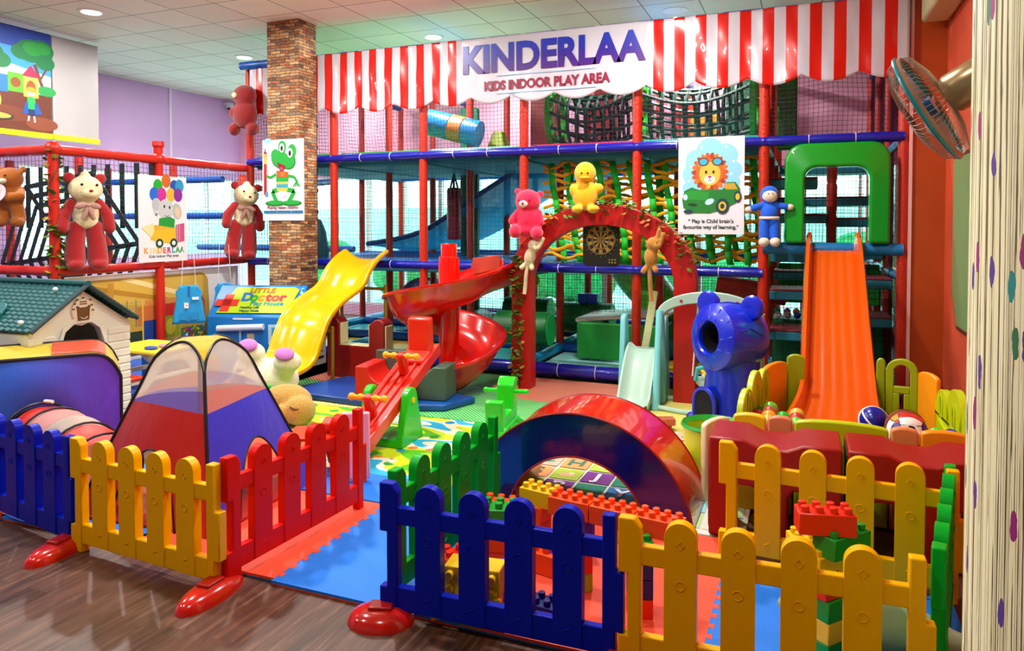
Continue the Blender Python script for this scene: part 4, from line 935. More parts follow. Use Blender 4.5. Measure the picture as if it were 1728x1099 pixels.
# ================================================================ GREEN ROCKING TOY
rk = thing('rocking_toy', 'bright green plastic rocking animal with side handles', 'rocking toy', (-2.12, 5.05, .014), R(97)); rk.scale = (.8, .8, .8)
q = MB()
q.prism([(-.3, .1)]+arcpts(0, .62, .62, 242, 298, 12)+[(.3, .1), (.24, .18), (-.24, .18)], -.11, .11, 'y')
q.prism([(-.26, .15), (-.3, .42), (-.24, .44), (-.16, .27), (.06, .27), (.1, .5), (.18, .57), (.27, .55), (.29, .45), (.24, .36), (.24, .15)], -.085, .085, 'y')
q.build('body', mat('#22c41c', .28, coat=.2), rk, bevel=.025, seg=3)
MB().cyl((.13, -.2, .44), (.13, .2, .44), .02).ell((.13, -.2, .44), .026).ell((.13, .2, .44), .026).build('handle', mat('#28d020', .3), rk)
MB().bb(-.1, .2, -.16, .16, .12, .16).build('footrest', mat('#1cac18', .3), rk, bevel=.015)
for sy in (-1, 1):
    MB().ell((.24, sy*.086, .49), (.022, .006, .03)).build('eye', mat('#1c5c28', .3), rk)

# ================================================================ TOY SLIDE AND SWING SET
TB = mat('#7cd0d8', .35, coat=.1); TG = mat('#a8c8b8', .4); 
ts = thing('toddler_slide', 'small pale green and turquoise toddler slide', 'slide', (-1.40, 6.32, .012))
pth = smoothpath([(0, .5, .46), (0, .42, .455), (0, .3, .38), (0, .14, .2), (0, .02, .06), (0, -.1, .02)], 4)
trough(pth, uprof(.13, .05, .02), side=(-1, 0, 0)).build('chute', TG, ts, solid=.01)
for x in (-.19, .19):
    q = MB().prism([(.3, 0), (.38, 0), (.43, .4), (.49, .4), (.56, 0), (.64, 0), (.53, .66)]+arcpts(.46, .72, .07, 20, 170, 8)+[(.38, .6)], x-.025, x+.025, 'x')
    q.build('side_panel', TB, ts, bevel=.01)
for z in (.1, .22, .34, .45): MB().bb(-.19, .19, .5, .6, z-.012, z+.012).build('step', TG, ts, bevel=.005)
MB().bb(-.17, .17, .4, .58, .44, .46).build('platform', TG, ts, bevel=.005)
sw = thing('toddler_swing', 'turquoise toddler swing hanging from a pale green arched frame', 'swing', (-.785, 6.58, .012))
q = MB(); A_ = arcpts(0, .82, .46, 178, 2, 24, .22); B_ = arcpts(0, .80, .40, 178, 2, 24, .14)
n_ = 24; vs = []
for y0 in (-.03, .03): vs += [(a_, y0, b_) for a_, b_ in A_]+[(a_, y0, b_) for a_, b_ in B_]
fs = []
for i in range(n_-1): fs += [(i, i+1, n_+i+1, n_+i), (2*n_+i, 3*n_+i, 3*n_+i+1, 2*n_+i+1), (i, 2*n_+i, 2*n_+i+1, i+1), (n_+i, n_+i+1, 3*n_+i+1, 3*n_+i)]
fs += [(0, n_, 3*n_, 2*n_), (n_-1, 3*n_-1, 4*n_-1, 2*n_-1)]
q.add(vs, fs); q.build('top_arch', TG, sw, bevel=.008)
q = MB()
for k, u in enumerate((-.24, -.08, .08, .24)): q.cyl((u, -.034, 1.0-abs(u)*.2), (u, -.03, 1.0-abs(u)*.2), .014, n=12)
q.build('printed_dots', flat('#a83848'), sw)
for sx_ in (-1, 1):
    for y0 in (-.2, .2): MB().tube([(sx_*.43, y0*.15, .86), (sx_*.43, y0*.6, .45), (sx_*.43, y0, .0)], [.032, .03, .035], 10).build('leg', TB if sx_ < 0 else TG, sw)
MB().tube([(-.4, -.2, .025), (-.2, -.26, .02), (.2, -.26, .02), (.4, -.2, .025)], .022, 8).tube([(-.4, .2, .025), (.4, .2, .025)], .022, 8).build('base_bar', TG, sw)
q = MB().tube([(-.1, .03, .9), (-.15, .08, .28)], .006, 5).tube([(-.1, .03, .9), (-.13, -.08, .3)], .006, 5).tube([(.14, .03, .9), (.2, .08, .28)], .006, 5).tube([(.14, .03, .9), (.18, -.08, .3)], .006, 5); q.build('rope', mat('#e0d8e0', .5), sw)
q = MB().lathe([(.001, .19), (.12, .2), (.15, .23), (.155, .27), (.14, .27), (.11, .23), (.001, .22)], (.04, 0, 0), n=24); q.build('seat', mat('#b8ccc0', .4), sw)
MB().ell((.0, .12, .45), (.055, .02, .1)).ell((.11, .12, .5), (.05, .02, .11)).box((.05, .11, .34), (.16, .03, .2)).build('seat_back', mat('#50c8d0', .35), sw)
q = MB().tube([(-.1, -.1, .27), (-.08, -.13, .38), (.04, -.15, .42), (.16, -.13, .38), (.18, -.1, .27)], .018, 8).tube([(.04, -.14, .42), (.04, -.13, .2)], .02, 8)
q.build('guard_bar', mat('#50c8d0', .35), sw)
MB().ell((.04, -.03, .29), (.1, .06, .055)).build('cushion', mat('#d8dcb0', .8), sw)
o = MB().cyl((0, 0, 0), (.0, 0, .045), .05).bb(-.07, .07, -.05, .05, .045, .1).build('glass_toy_cube', mat('#c06850', .2), loc=(-1.02, 5.78, .012), rot=(0, 0, .4), bevel=.008)
o = tag(o, 'small reddish clear toy cube lying by the swing', 'toy')
o = MB().ell((0, 0, .045), .045).build('ball', mat('#1418a0', .3), loc=(-.86, 6.08, .012)); tag(o, 'single blue ball on the floor before the swing base', 'ball')

# ================================================================ BLUE BEAR CRAWL TUNNEL
bt = thing('bear_crawl_tunnel', 'deep blue plastic crawl tunnel with a bear head, round ears and a dark mouth', 'play tunnel', (-.56, 6.02, .012), R(-20))
BB = mat('#0c28c8', .3, coat=.3); HOLLOW_SHADE = mat('#02030c', .95)  # near-black colour paints in the shade of the mouth and door opening
q = MB()
# head: wide drum turned to the left, open ring at the front
hx = frame((0, 0, .73), 90-4, 0, -25)
q.lathe([(.12, -.02), (.122, .1), (.125, .2), (.135, .215), (.2, .205), (.262, .17), (.272, .14), (.278, .05), (.272, -.1), (.23, -.2), (.001, -.24)], n=40, m=hx)
q.build('head', BB, bt, ang=30)
q = MB()
for k in range(12):
    a = 2*PI*k/12; q.tube([hx @ Vector((.15*math.cos(a), .15*math.sin(a), .214)), hx @ Vector((.25*math.cos(a+.15), .25*math.sin(a+.15), .178))], .006, 6)
for k in range(5):
    a = 2*PI*k/5+.3; q.tube([hx @ Vector((.275*math.cos(a), .275*math.sin(a), .12)), hx @ Vector((.283*math.cos(a+.1), .283*math.sin(a+.1), .02)), hx @ Vector((.275*math.cos(a-.1), .275*math.sin(a-.1), -.1))], .005, 5)
q.build('moulded_ridges', BB, bt)
q = MB(); q.lathe([(.119, .17), (.119, .02), (.001, .0)], n=30, m=hx); q.build('mouth_shade', HOLLOW_SHADE, bt)
for sx_, zz_ in ((-.17, 1.0), (.2, .985)):
    q = MB(); q.x = frame((sx_, -.03, zz_), 90, 0, -10); q.lathe([(.001, .03), (.055, .036), (.085, .03), (.1, 0), (.085, -.04), (.001, -.05)], n=24); q.build('ear', BB, bt)
q = MB()
q.lathe([(.2, .0), (.215, .02), (.2, .25), (.185, .42), (.2, .52), (.19, .6)], (.02, 0, 0), n=36, m=Matrix.Diagonal((1.12, 1, 1, 1)))
q.build('body', BB, bt)
q = MB(); q.prism([(-.13, 0), (.09, 0), (.09, .12)]+arcpts(-.02, .22, .11, 0, 180, 14)+[(-.13, .12)], -.238, -.15, 'y'); q.build('doorway_shade', HOLLOW_SHADE, bt, rot=(0, 0, R(-22)), bevel=.004)
q = MB(); aa = arcpts(-.02, .22, .12, 0, 180, 14); q.tube([(-.02-.12, -.235, .0), (-.14, -.235, .12)]+[(a_, -.235, b_) for a_, b_ in reversed(aa)]+[(.1, -.235, .12), (.1, -.235, 0)], .016, 8); q.build('door_rim', BB, bt, rot=(0, 0, R(-22)))
q = MB(); q.x = frame((-.115, -.2, .47), 0, 20, -28); q.prism([(-.035, 0), (0, .012), (.035, .0), (.03, -.015), (-.03, -.012)], -.01, 0, 'y'); q.build('yellow_badge', mat('#e0c020', .4), bt)

# ================================================================ BALL PIT
LG = mat('#b8cc10', .32, coat=.1); OG = mat('#f49820', .35); LY = mat('#f0c828', .35)
def pit_panel(name_col, p0, p1, label, style, h=.6):
    p0 = Vector(p0); p1 = Vector(p1); d = p1-p0; W_ = d.length; o = thing('ball_pit_fence', label, 'fence panel', (p0.x, p0.y, .012), math.atan2(d.y, d.x))
    q = MB()
    if style == 'hand':
        q.bb(.0, W_, -.02, .02, .0, h*.62)
        for k in range(3):
            c_ = W_*(k+.5)/3; r_ = W_/3*.60; hh = h*(.84, .95, .9)[k]
            q.prism([(c_-r_, h*.55), (c_+r_, h*.55), (c_+r_, hh-r_)]+arcpts(c_, hh-r_, r_, 0, 180, 10)[1:-1]+[(c_-r_, hh-r_)], -.022, .022, 'y')
        q.build('panel', name_col, o, bevel=.008)
        q = MB()
        for k in range(3):
            c_ = W_*(k+.5)/3; q.tube([(c_-.025, -.026, h*.55), (c_-.03, -.026, h*.72), (c_, -.026, h*.8), (c_+.03, -.026, h*.72), (c_+.025, -.026, h*.55)], .006, 6, closed=True)
            q.tube([(c_-.025, .026, h*.55), (c_-.03, .026, h*.72), (c_, .026, h*.8), (c_+.03, .026, h*.72), (c_+.025, .026, h*.55)], .006, 6, closed=True)
        q.tube([(W_*.1, -.024, h*.5), (W_*.9, -.024, h*.3)], .007, 6); q.tube([(W_*.1, .024, h*.5), (W_*.9, .024, h*.3)], .007, 6)
        q.build('moulded_lines', name_col, o)
    elif style == 'gate':
        q.bb(0, .05, -.02, .02, 0, h*.86); q.bb(W_-.05, W_, -.02, .02, 0, h*.86); q.bb(.05, W_-.05, -.02, .02, 0, .07)
        q.bb(.05, W_-.05, -.02, .02, h*.6, h*.68)
        A_ = [(0, h*.86)]+arcpts(W_/2, h*.86, W_/2, 180, 0, 14, h*.14)+[(W_, h*.86)]
        q.prism(A_[:-1]+[(W_-.05, h*.84)]+arcpts(W_/2, h*.84, W_/2-.05, 0, 180, 14, h*.09)+[(.05, h*.84)], -.02, .02, 'y')
        for k in (1, 2): q.bb(W_*k/3-.02, W_*k/3+.02, -.02, .02, .07, h*.6)
        q.build('panel', name_col, o, bevel=.006)
    else:
        q.prism([(0, 0), (W_, 0), (W_, h*.9)]+arcpts(W_/2, h*.9, W_/2, 0, 180, 8, h*.06)[1:-1]+[(0, h*.9)], -.018, .018, 'y'); q.build('panel', name_col, o, bevel=.01)
    return o
pit_panel(LG, (-.38, 4.86), (-.26, 5.66), 'lime green ball pit panel on the left of the orange slide', 'hand', .66)
pit_panel(OG, (-.28, 5.66), (-.14, 5.98), 'orange ball pit panel in the far left corner of the ball pit', 'flat', .62)
pit_panel(mat('#98ac18', .35), (-.13, 6.0), (.0, 6.02), 'narrow olive ball pit panel hidden by the left edge of the orange slide', 'flat', .66)
pit_panel(mat('#98ac18', .35), (.565, 6.07), (.77, 6.03), 'olive green gate panel with bars on the right of the orange slide', 'gate', .64)
pit_panel(mat('#88a018', .35), (.50, 6.08), (.56, 6.07), 'plain olive ball pit panel between the orange slide and the gate', 'flat', .66)
pit_panel(OG, (.78, 6.02), (.87, 5.80), 'orange ball pit panel right of the olive gate', 'flat', .6)
pit_panel(LG, (.87, 5.76), (.93, 4.82), 'lime green ball pit panel along the salmon wall', 'hand', .62)
pit_panel(OG, (.93, 4.8), (.94, 4.62), 'narrow orange ball pit panel nearest the papered column', 'flat', .58)
pit_panel(LG, (.94, 4.6), (.95, 4.3), 'last lime ball pit panel beside the papered column', 'hand', .58)
pit_panel(mat('#f8ecc0', .4), (-.55, 4.36), (-.43, 4.58), 'cream ball pit panel at the near left corner of the pit', 'flat', .5)
# front rim panels just behind the soft wall
for x0, x1, c_, lb in ((-.38, -.2, LY, 'yellow ball pit rim at the left end behind the soft wall'), (-.19, -.06, mat('#e8a080', .4), 'peach ball pit rim left of the long lime rim'), (-.05, .42, LG, 'long lime green ball pit rim below the orange slide'), (.43, .56, mat('#e8a070', .4), 'peach ball pit rim in front of the lettered ball'), (.57, .8, OG, 'orange ball pit rim at the right end')):
    q = MB().prism([(x0, 0), (x1, 0), (x1, .53)]+arcpts((x0+x1)/2, .53, (x1-x0)/2, 0, 180, 8, .025)[1:-1]+[(x0, .53)], 0, .05, 'y'); o = q.build('ball_pit_edging', c_, loc=(0, 4.33, .012), bevel=.01); tag(o, lb, 'fence panel')
# balls
rn = random.Random(21)
PB = ['#18b028', '#b83838', '#182898', '#d0b858', '#c84858', '#e8a030', '#20a838', '#b86050', '#2040b8', '#60c040']
q0 = []
def ball(x, y, z, r, h, lb, grp=None, name='ball'):
    o = MB().ell((0, 0, 0), r, nu=20, nv=12).build(name, mat(h, .3, coat=.2), loc=(x, y, z)); tag(o, lb, 'ball', grp); return o
for k in range(46):
    row = k % 23; x = -.3+.05*row*.95 if k < 23 else -.27+.05*row*.95; y = 4.62+.0*k+(0 if k < 23 else .14)
    if x > .46: continue
    ball(x+rn.uniform(-.01, .01), y+rn.uniform(-.03, .03), .33 if k < 23 else .37, .048, PB[k % 10], 'coloured plastic ball heaped in the ball pit at the foot of the orange slide', 'plastic balls in the ball pit')
for k in range(14): ball(-.3+(k % 4)*.085, 4.9+.12*(k//4), .35+.03*(k % 2), .052, PB[(k*3) % 10], 'coloured plastic ball lying by the lime panel left of the slide', 'plastic balls left of the slide')
for k in range(8): ball(.6+(k % 4)*.08, 5.0+.13*(k//4), .34, .05, PB[(k*3+1) % 10], 'coloured plastic ball lying right of the slide', 'plastic balls right of the slide')
MB_ = MB().bb(-.38, .88, 4.42, 5.55, .013, .28); tag(MB_.build('ball_pit_fill', mat('#a04838', .5), bevel=.03), 'low base of the ball pit under the coloured balls', 'ball pit', kind='stuff')
o = thing('basketball', 'brown basketball behind the lettered ball in the pit', 'ball', (.56, 4.86, .43)); MB().ell((0, 0, 0), .115, nu=28, nv=18).build('skin', mat('#8c3c18', .5, bump=.4, bscale=150), o)
q = MB()
for rx in ((90, 0), (0, 0), (0, 90)): q.tube([frame((0, 0, 0), rx[0], rx[1], 20) @ Vector((.1155*math.cos(2*PI*i/32), .1155*math.sin(2*PI*i/32), 0)) for i in range(32)], .002, 5, closed=True)
q.build('seams', flat('#2c1408'), o)
o = thing('lettered_ball', 'multicoloured ball of blue, red, yellow and white panels lettered B', 'ball', (.53, 4.52, .50), rot=(0, 0, R(5)))
m, t, b = nodes_mat('patch_ball', .3); oc, s = objxyz(t); vo = N(t, 'TexVoronoi', Scale=9, Randomness=.2); L(t, oc, vo.inputs['Vector']); sp = N(t, 'SeparateColor'); L(t, vo.outputs['Color'], sp.inputs[0])
vd = N(t, 'TexVoronoi', Scale=9, Randomness=.2, feature='DISTANCE_TO_EDGE'); L(t, oc, vd.inputs['Vector'])
L(t, mix(t, mth(t, 'LESS_THAN', vd.outputs[0], .02), ramp(t, sp.outputs[0], [(0, '#1828a0'), (.2, '#f0f0e8'), (.4, '#e8a030'), (.6, '#d82020'), (.8, '#f0e060')], True), '#101010'), b.inputs['Base Color'])
MB().ell((0, 0, 0), .105, nu=28, nv=18).build('skin', m, o)
MB().lathe([(.001, .0), (.045, -.004)], m=frame((0, -.1, .03), 72), n=5).build('white_patch', flat('#f4f4ec'), o, loc=(0, -.004, .004)); text(o, 'letter', 'B', .06, flat('#101018'), (0, -.108, .036), (72, 0, 0), .001, .003)
o = thing('blue_striped_ball', 'dark blue and white striped ball behind the basketball', 'ball', (.40, 5.0, .43)); MB().ell((0, 0, 0), .085).build('skin', mat('#101c90', .25), o)
q = MB()
for rx in ((70, 0), (20, 40)): q.tube([frame((0, 0, 0), rx[0], rx[1], 10) @ Vector((.085*math.cos(2*PI*i/32), .085*math.sin(2*PI*i/32), 0)) for i in range(32)], .006, 6, closed=True)
q.build('white_bands', flat('#e8e8f0'), o)
# soft wall in front of the pit
SW = vinyl('#98100c')
def softwall(x0, x1, label):
    o = thing('soft_wall_block', label, 'soft block', (x0, 3.88, .023)); W_ = x1-x0; hh = .52
    top = [(W_, hh), (W_*.72, hh), (W_*.6, hh-.035), (W_*.4, hh-.035), (W_*.28, hh), (0, hh)]
    bot = [(0, 0)]
    for c_ in (W_*.27, W_*.73): bot += [(c_-.075, 0), (c_-.075, .24), (c_-.05, .28), (c_+.05, .28), (c_+.075, .24), (c_+.075, 0)]
    q = MB().prism(bot+[(W_, 0)]+top, 0, .36, 'y'); q.build('body', SW, o, bevel=.012)
    MB().bb(0.002, W_-.002, .002, .358, hh-.001, hh+.002) 
    for x in (-.004, W_-.004): MB().bb(x, x+.008, .02, .34, .04, hh-.03).build('dark_end_patch', vinyl('#1c3024'), o, bevel=.002)
    return o
softwall(-.46, .175, 'dark red soft wall block with two holes, left one before the ball pit')
softwall(.20, .84, 'dark red soft wall block with two holes, right one before the ball pit')
o = thing('green_bowl', 'round green and yellow tub beside the blue bear tunnel', 'tub', (-.56, 4.95, .014))
MB().lathe([(.001, .01), (.17, .01), (.2, .3), (.19, .3), (.165, .02)], n=32).build('tub', mat('#d8c830', .35), o); MB().lathe([(.001, .24), (.185, .24), (.196, .29), (.21, .3), (.2, .32), (.18, .29)], n=32).build('green_lining', mat('#18a038', .3), o)
o = thing('green_toy_car', 'small green and white plastic toy beside the green tub', 'toy', (-.80, 4.75, .014)); MB().ell((0, 0, .09), (.14, .1, .09)).build('body', mat('#20b040', .3), o); MB().ell((.02, 0, .14), (.1, .08, .06)).build('roof', mat('#e8f0e8', .3), o)
# big arch tunnel
at = thing('arch_tunnel', 'large glossy half round soft tunnel, red outside and navy on its faces', 'play tunnel', (-1.19, 3.9, .023))
def arcseg(r, y, inset=0): a0 = math.degrees(math.asin(.1/r)); return [(r*math.cos(R(a0+(180-2*a0)*i/40)), y, -.1+r*math.sin(R(a0+(180-2*a0)*i/40))) for i in range(41)]
ro, ri, dp = .66, .415, .5
q = MB(); O0, I0, O1, I1 = arcseg(ro, 0), arcseg(ri, 0), arcseg(ro, dp), arcseg(ri, dp)
n_ = 41
q.v = [Vector(p) for p in O0+I0+O1+I1]
for i in range(n_-1):
    q.f += [(i, i+1, n_+i+1, n_+i), (2*n_+i, 3*n_+i, 3*n_+i+1, 2*n_+i+1)]; q.m += [0, 0]
    q.f += [(i, 2*n_+i, 2*n_+i+1, i+1)]; q.m += [1]
    q.f += [(n_+i, n_+i+1, 3*n_+i+1, 3*n_+i)]; q.m += [2]
q.f += [(0, n_, 3*n_, 2*n_), (n_-1, 3*n_-1, 4*n_-1, 2*n_-1)]; q.m += [0, 0]
q.build('foam_body', [mat('#0a1464', .16, coat=.6, bump=.05, bscale=8), mat('#d81c10', .16, coat=.7, bump=.25, bscale=9), mat('#a82818', .25, coat=.4)], at, ang=30)
for r_, y in ((ro, 0), (ri, 0), (ro, dp)): MB().tube([(x, y-.002, z) for x, y_, z in arcseg(r_, y)], .006, 6).build('piping', mat('#8c0c10', .3), at)

# ================================================================ PICKET FENCES
def make_fence(h):
    m_ = mat(h, .34, bump=.04, bscale=30); m_.node_tree.nodes['Principled BSDF'].inputs['Specular IOR Level'].default_value = .15
    r_ = thing('picket_fence', '', 'fence')
    def emb(q, cx):
        for y in (-.0235, .0235):
            for z, r in ((.355, .017), (.5, .015)): q.tube([(cx+r*math.cos(2*PI*k/(12 if z < .4 else 4)), y, z+r*math.sin(2*PI*k/(12 if z < .4 else 4))) for k in range(12 if z < .4 else 4)], .0022, 4, closed=True)
            q.tube([(cx-.012, y, .108), (cx+.012, y, .12)], .0025, 4)
    for k in range(4):
        cx = .085+.082+.0575+k*.197; q = MB(); w_ = .0575
        q.prism([(cx-w_, .05), (cx+w_, .05), (cx+w_, .58-w_)]+arcpts(cx, .58-w_, w_, 0, 180, 14)[1:-1]+[(cx-w_, .58-w_)], -.0225, .0225, 'y'); emb(q, cx)
        q.build('picket', m_, r_, bevel=.007)
    for nm, z0, z1 in (('upper_rail', .405, .478), ('lower_rail', .045, .145)): MB().bb(.04, .97, -.018, .018, z0, z1).build(nm, m_, r_, bevel=.005)
    q = MB().prism([(0, .0), (.085, .0), (.085, .54), (.06, .575), (0, .575), (0, .37), (.034, .37), (.034, .14), (.0, .14)], -.0225, .0225, 'y'); q.build('end_post', m_, r_, bevel=.006)
    q = MB().prism([(.95, .0), (1, 0), (1, .14), (1.03, .14), (1.03, .365), (1.0, .365), (1, .575), (.95, .575)], -.0225, .0225, 'y'); q.build('end_post', m_, r_, bevel=.006)
    return r_
def place_fence(r_, p0, p1, z, label):
    r_.location = (p0[0], p0[1], z); r_.rotation_euler = (0, 0, math.atan2(p1[1]-p0[1], p1[0]-p0[0])); r_['label'] = label
FBL, FYE, FRE, FGR = '#0018a8', '#ecb000', '#dc1208', '#04a428'
for h, lst in ((FBL, [((-1.64, 2.60), (-.64, 2.62), .0, 'blue picket fence panel in the front centre'), ((-4.43, 2.72), (-3.44, 2.56), .0, 'blue picket fence panel at the far left edge of the picture'), ]),
               (FYE, [((-.63, 2.62), (.38, 2.65), .0, 'yellow picket fence panel in the front right corner'), ((-3.43, 2.56), (-2.44, 2.50), .0, 'yellow picket fence panel in front of the pop-up tent'), ((-.38, 3.64), (.58, 3.57), .023, 'yellow picket fence panel before the dark red soft wall')]),
               (FRE, [((-2.42, 2.52), (-2.36, 3.5), .023, 'red picket fence panel running back from the yellow one')]),
               (FGR, [((-1.63, 2.66), (-1.58, 3.66), .023, 'bright green picket fence panel running back from the blue one'), ((.41, 2.68), (.575, 3.54), .023, 'green picket fence panel beside the papered column')])):
    base = make_fence(h)
    for k, (p0, p1, z, lb) in enumerate(lst):
        o = base if k == 0 else dup(base); place_fence(o, p0, p1, z, lb)
def foot(x, y, rz, label, L_=.19, W_=.085):
    o = thing('fence_stand', label, 'fence foot', (x, y, .0), R(rz)); q = MB(); q.lathe([(.001, .062), (.5, .06), (.82, .045), (.97, .022), (1, .0)], n=32, m=Matrix.Diagonal((L_, W_, 1, 1))); q.build('dome', mat('#c41c10', .18, coat=.6), o)
    MB().bb(-.05, .05, -.035, .035, .055, .075).build('socket', mat('#a81408', .3), o, bevel=.006)
foot(-3.46, 2.5, 96, 'red dome foot under the joint of the far blue and yellow fences'); foot(-2.43, 2.45, 92, 'red dome foot under the corner of the yellow and red fences')
foot(-1.62, 2.56, 20, 'red dome foot under the left end of the front blue fence', .14, .11)
foot(-.63, 2.57, 90, 'red dome foot under the joint of the front blue and yellow fences')

# ================================================================ TOY BRICKS
def make_brick(nx, ny, hh, h, u=.05):
    W_, D_ = nx*u, ny*u; o = thing('toy_brick', '', 'toy brick'); m_ = mat(h, .35)
    MB().bb(-W_/2, W_/2, -D_/2, D_/2, 0, hh).build('body', m_, o, bevel=.003, seg=1)
    q = MB()
    for i in range(nx):
        for j in range(ny): x = -W_/2+u*(i+.5); y = -D_/2+u*(j+.5); q.cyl((x, y, hh-.001), (x, y, hh+.022), u*.3, n=14)
    q.build('studs', m_, o, bevel=.002, seg=1); return o
BRC = {}
BK = dict(red='#e02c14', orange='#f05010', green='#109428', yellow='#e8c020', navy='#141c6c', purple='#5c18a0', lime='#98b818', blue='#1828d8')
def brick(col, nx, ny, x, y, z, rz, label, rx=0, hh=.08, ry=0, grp='toy bricks in the play pen'):
    k = (col, nx, ny, hh)
    if k in BRC: o = dup(BRC[k])
    else: o = BRC[k] = make_brick(nx, ny, hh, BK[col])
    o.location = (x, y, z); o.rotation_euler = (R(rx), R(ry), R(rz)); o['label'] = label; o['group'] = grp
    if 'heap' in label: o.scale = (1.22, 1.22, 1.22)
    return o
Z0 = .023
T_ = (.085, 2.93)
for k, (c_, nx, ny, dx, dy, rz) in enumerate([('green', 2, 2, 0, 0, 50), ('yellow', 2, 2, 0, 0, 50), ('green', 2, 2, 0, 0, 50), ('red', 2, 2, -.01, .0, 50), ('yellow', 4, 2, .0, .03, 50), ('green', 4, 2, .05, .02, 50), ('red', 4, 2, -.01, -.01, 12)]):
    names = ['green toy brick at the very bottom of the tall tower by the front yellow fence', 'yellow toy brick second from the bottom of the tall tower', 'green toy brick third from the bottom of the tall tower', 'red toy brick in the middle of the tall tower', 'yellow toy brick just below the upper green one on the tall tower', 'wide green toy brick just below the red top of the tall tower', 'red toy brick with eight studs on top of the tall tower']
    brick(c_, nx, ny, T_[0]+dx, T_[1]+dy, Z0+k*.0805, rz, names[k])
brick('yellow', 2, 2, .0, 3.06, Z0+.32, 20, 'yellow toy brick sticking out to the left behind the tall tower'); 
# bridge of bricks behind the joint of the front fences
for k, (c_, lb) in enumerate((('lime', 'lime brick at the foot of the left pier of the brick bridge'), ('red', 'lower red brick of the left pier of the brick bridge'), ('red', 'upper red brick of the left pier of the brick bridge'), ('purple', 'purple brick topping the left pier of the brick bridge'))): brick(c_, 2, 2, -.93, 3.08, Z0+k*.0805, 48, lb)
for k, (c_, lb) in enumerate((('red', 'red brick at the foot of the right pier of the brick bridge'), ('navy', 'lower navy brick of the right pier of the brick bridge'), ('navy', 'upper navy brick of the right pier of the brick bridge'), ('green', 'green brick topping the right pier of the brick bridge'))): brick(c_, 2, 2, -.63, 2.98, Z0+k*.0805, 20, lb)
for k in range(3): brick('orange', 4, 2, -.96+k*.202, 3.10-.035*k, Z0+.322, -10, ['left', 'middle', 'right'][k]+' one of the three orange bricks spanning the brick bridge')
brick('yellow', 4, 2, -1.2, 3.36, Z0+.241, -12, 'yellow toy brick seen through the arch above the front blue fence'); 
for k, (c_, lb) in enumerate((('orange', 'orange'), ('red', 'red'), ('orange', 'second orange'))): brick(c_, 2, 2, -1.22, 3.36, Z0+k*.0805, -12, lb+' brick under the yellow one seen through the arch')
# loose heap near the left end
brick('orange', 4, 2, -1.38, 3.12, Z0, 15, 'orange brick at the back of the loose heap by the green fence'); brick('orange', 4, 2, -1.36, 3.12, Z0+.0985, 15, 'upper orange brick at the back of the loose heap'); brick('green', 4, 2, -1.36, 3.13, Z0+.197, 15, 'green studded brick on top of the loose heap')
brick('orange', 4, 2, -1.13, 3.2, Z0, -12, 'orange brick right of centre in the loose heap'); brick('red', 2, 2, -1.5, 3.0, Z0, 40, 'red brick by the green fence in the loose heap'); brick('green', 4, 2, -1.4, 3.42, Z0, 5, 'green brick far back in the loose heap near the arch'); brick('orange', 4, 2, -1.42, 3.42, Z0+.0985, 5, 'orange brick far back in the loose heap near the arch')
brick('orange', 3, 2, -1.42, 2.86, Z0, 70, 'orange brick on the left side of the loose heap near the blue fence'); brick('yellow', 4, 2, -1.3, 2.84, Z0+.125, 8, 'yellow brick lying on its side in the loose heap', rx=90, hh=.1)
brick('purple', 2, 2, -1.16, 2.92, Z0, 30, 'purple brick at the right of the loose heap', hh=.12); brick('yellow', 2, 2, -1.22, 2.74, Z0, 30, 'short yellow brick in front of the purple one')
brick('green', 4, 2, -1.2, 2.67, Z0+.002, 5, 'green brick at the mat edge under the front blue fence', hh=.05); brick('yellow', 2, 2, -1.40, 2.67, Z0, 40, 'yellow brick corner at the mat edge under the front blue fence', hh=.05)
brick('blue', 2, 2, -1.02, 3.35, Z0, 25, 'bright blue brick between the heap and the brick bridge', hh=.12); brick('blue', 2, 2, -1.0, 3.36, Z0+.121, 25, 'upper bright blue brick between the heap and the brick bridge'); brick('purple', 2, 2, -1.06, 3.22, Z0, 25, 'purple brick before the bright blue ones', hh=.1)
brick('navy', 4, 2, -.98, 2.78, Z0, -8, 'navy brick lying flat behind the front blue fence'); brick('red', 2, 2, .52, 2.75, Z0-.023, 20, 'red brick on the floor beside the papered column')
o = thing('toy_dolphin', 'grey green toy dolphin lying behind the front yellow fence', 'toy', (.22, 3.05, .023), R(-8))
q = MB().ell((0, 0, .13), (.24, .11, .12)).ell((-.2, 0, .1), (.12, .05, .05)).tube([(.15, 0, .12), (.3, 0, .1), (.4, 0, .12)], [.09, .05, .02], 12); q.build('body', mat('#98b08c', .5), o, remesh=.012)
MB().prism([(-.02, .22), (.08, .22), (.0, .3)], -.012, .012, 'y').build('back_fin', mat('#a8c8b0', .5), o, bevel=.005); MB().box((.0, -.12, .1), (.1, .1, .015), rotm(20, 0, 30)).build('flipper', mat('#8ca890', .5), o, bevel=.005); MB().box((.42, 0, .13), (.07, .2, .015)).build('tail_fin', mat('#8ca890', .5), o, bevel=.005)
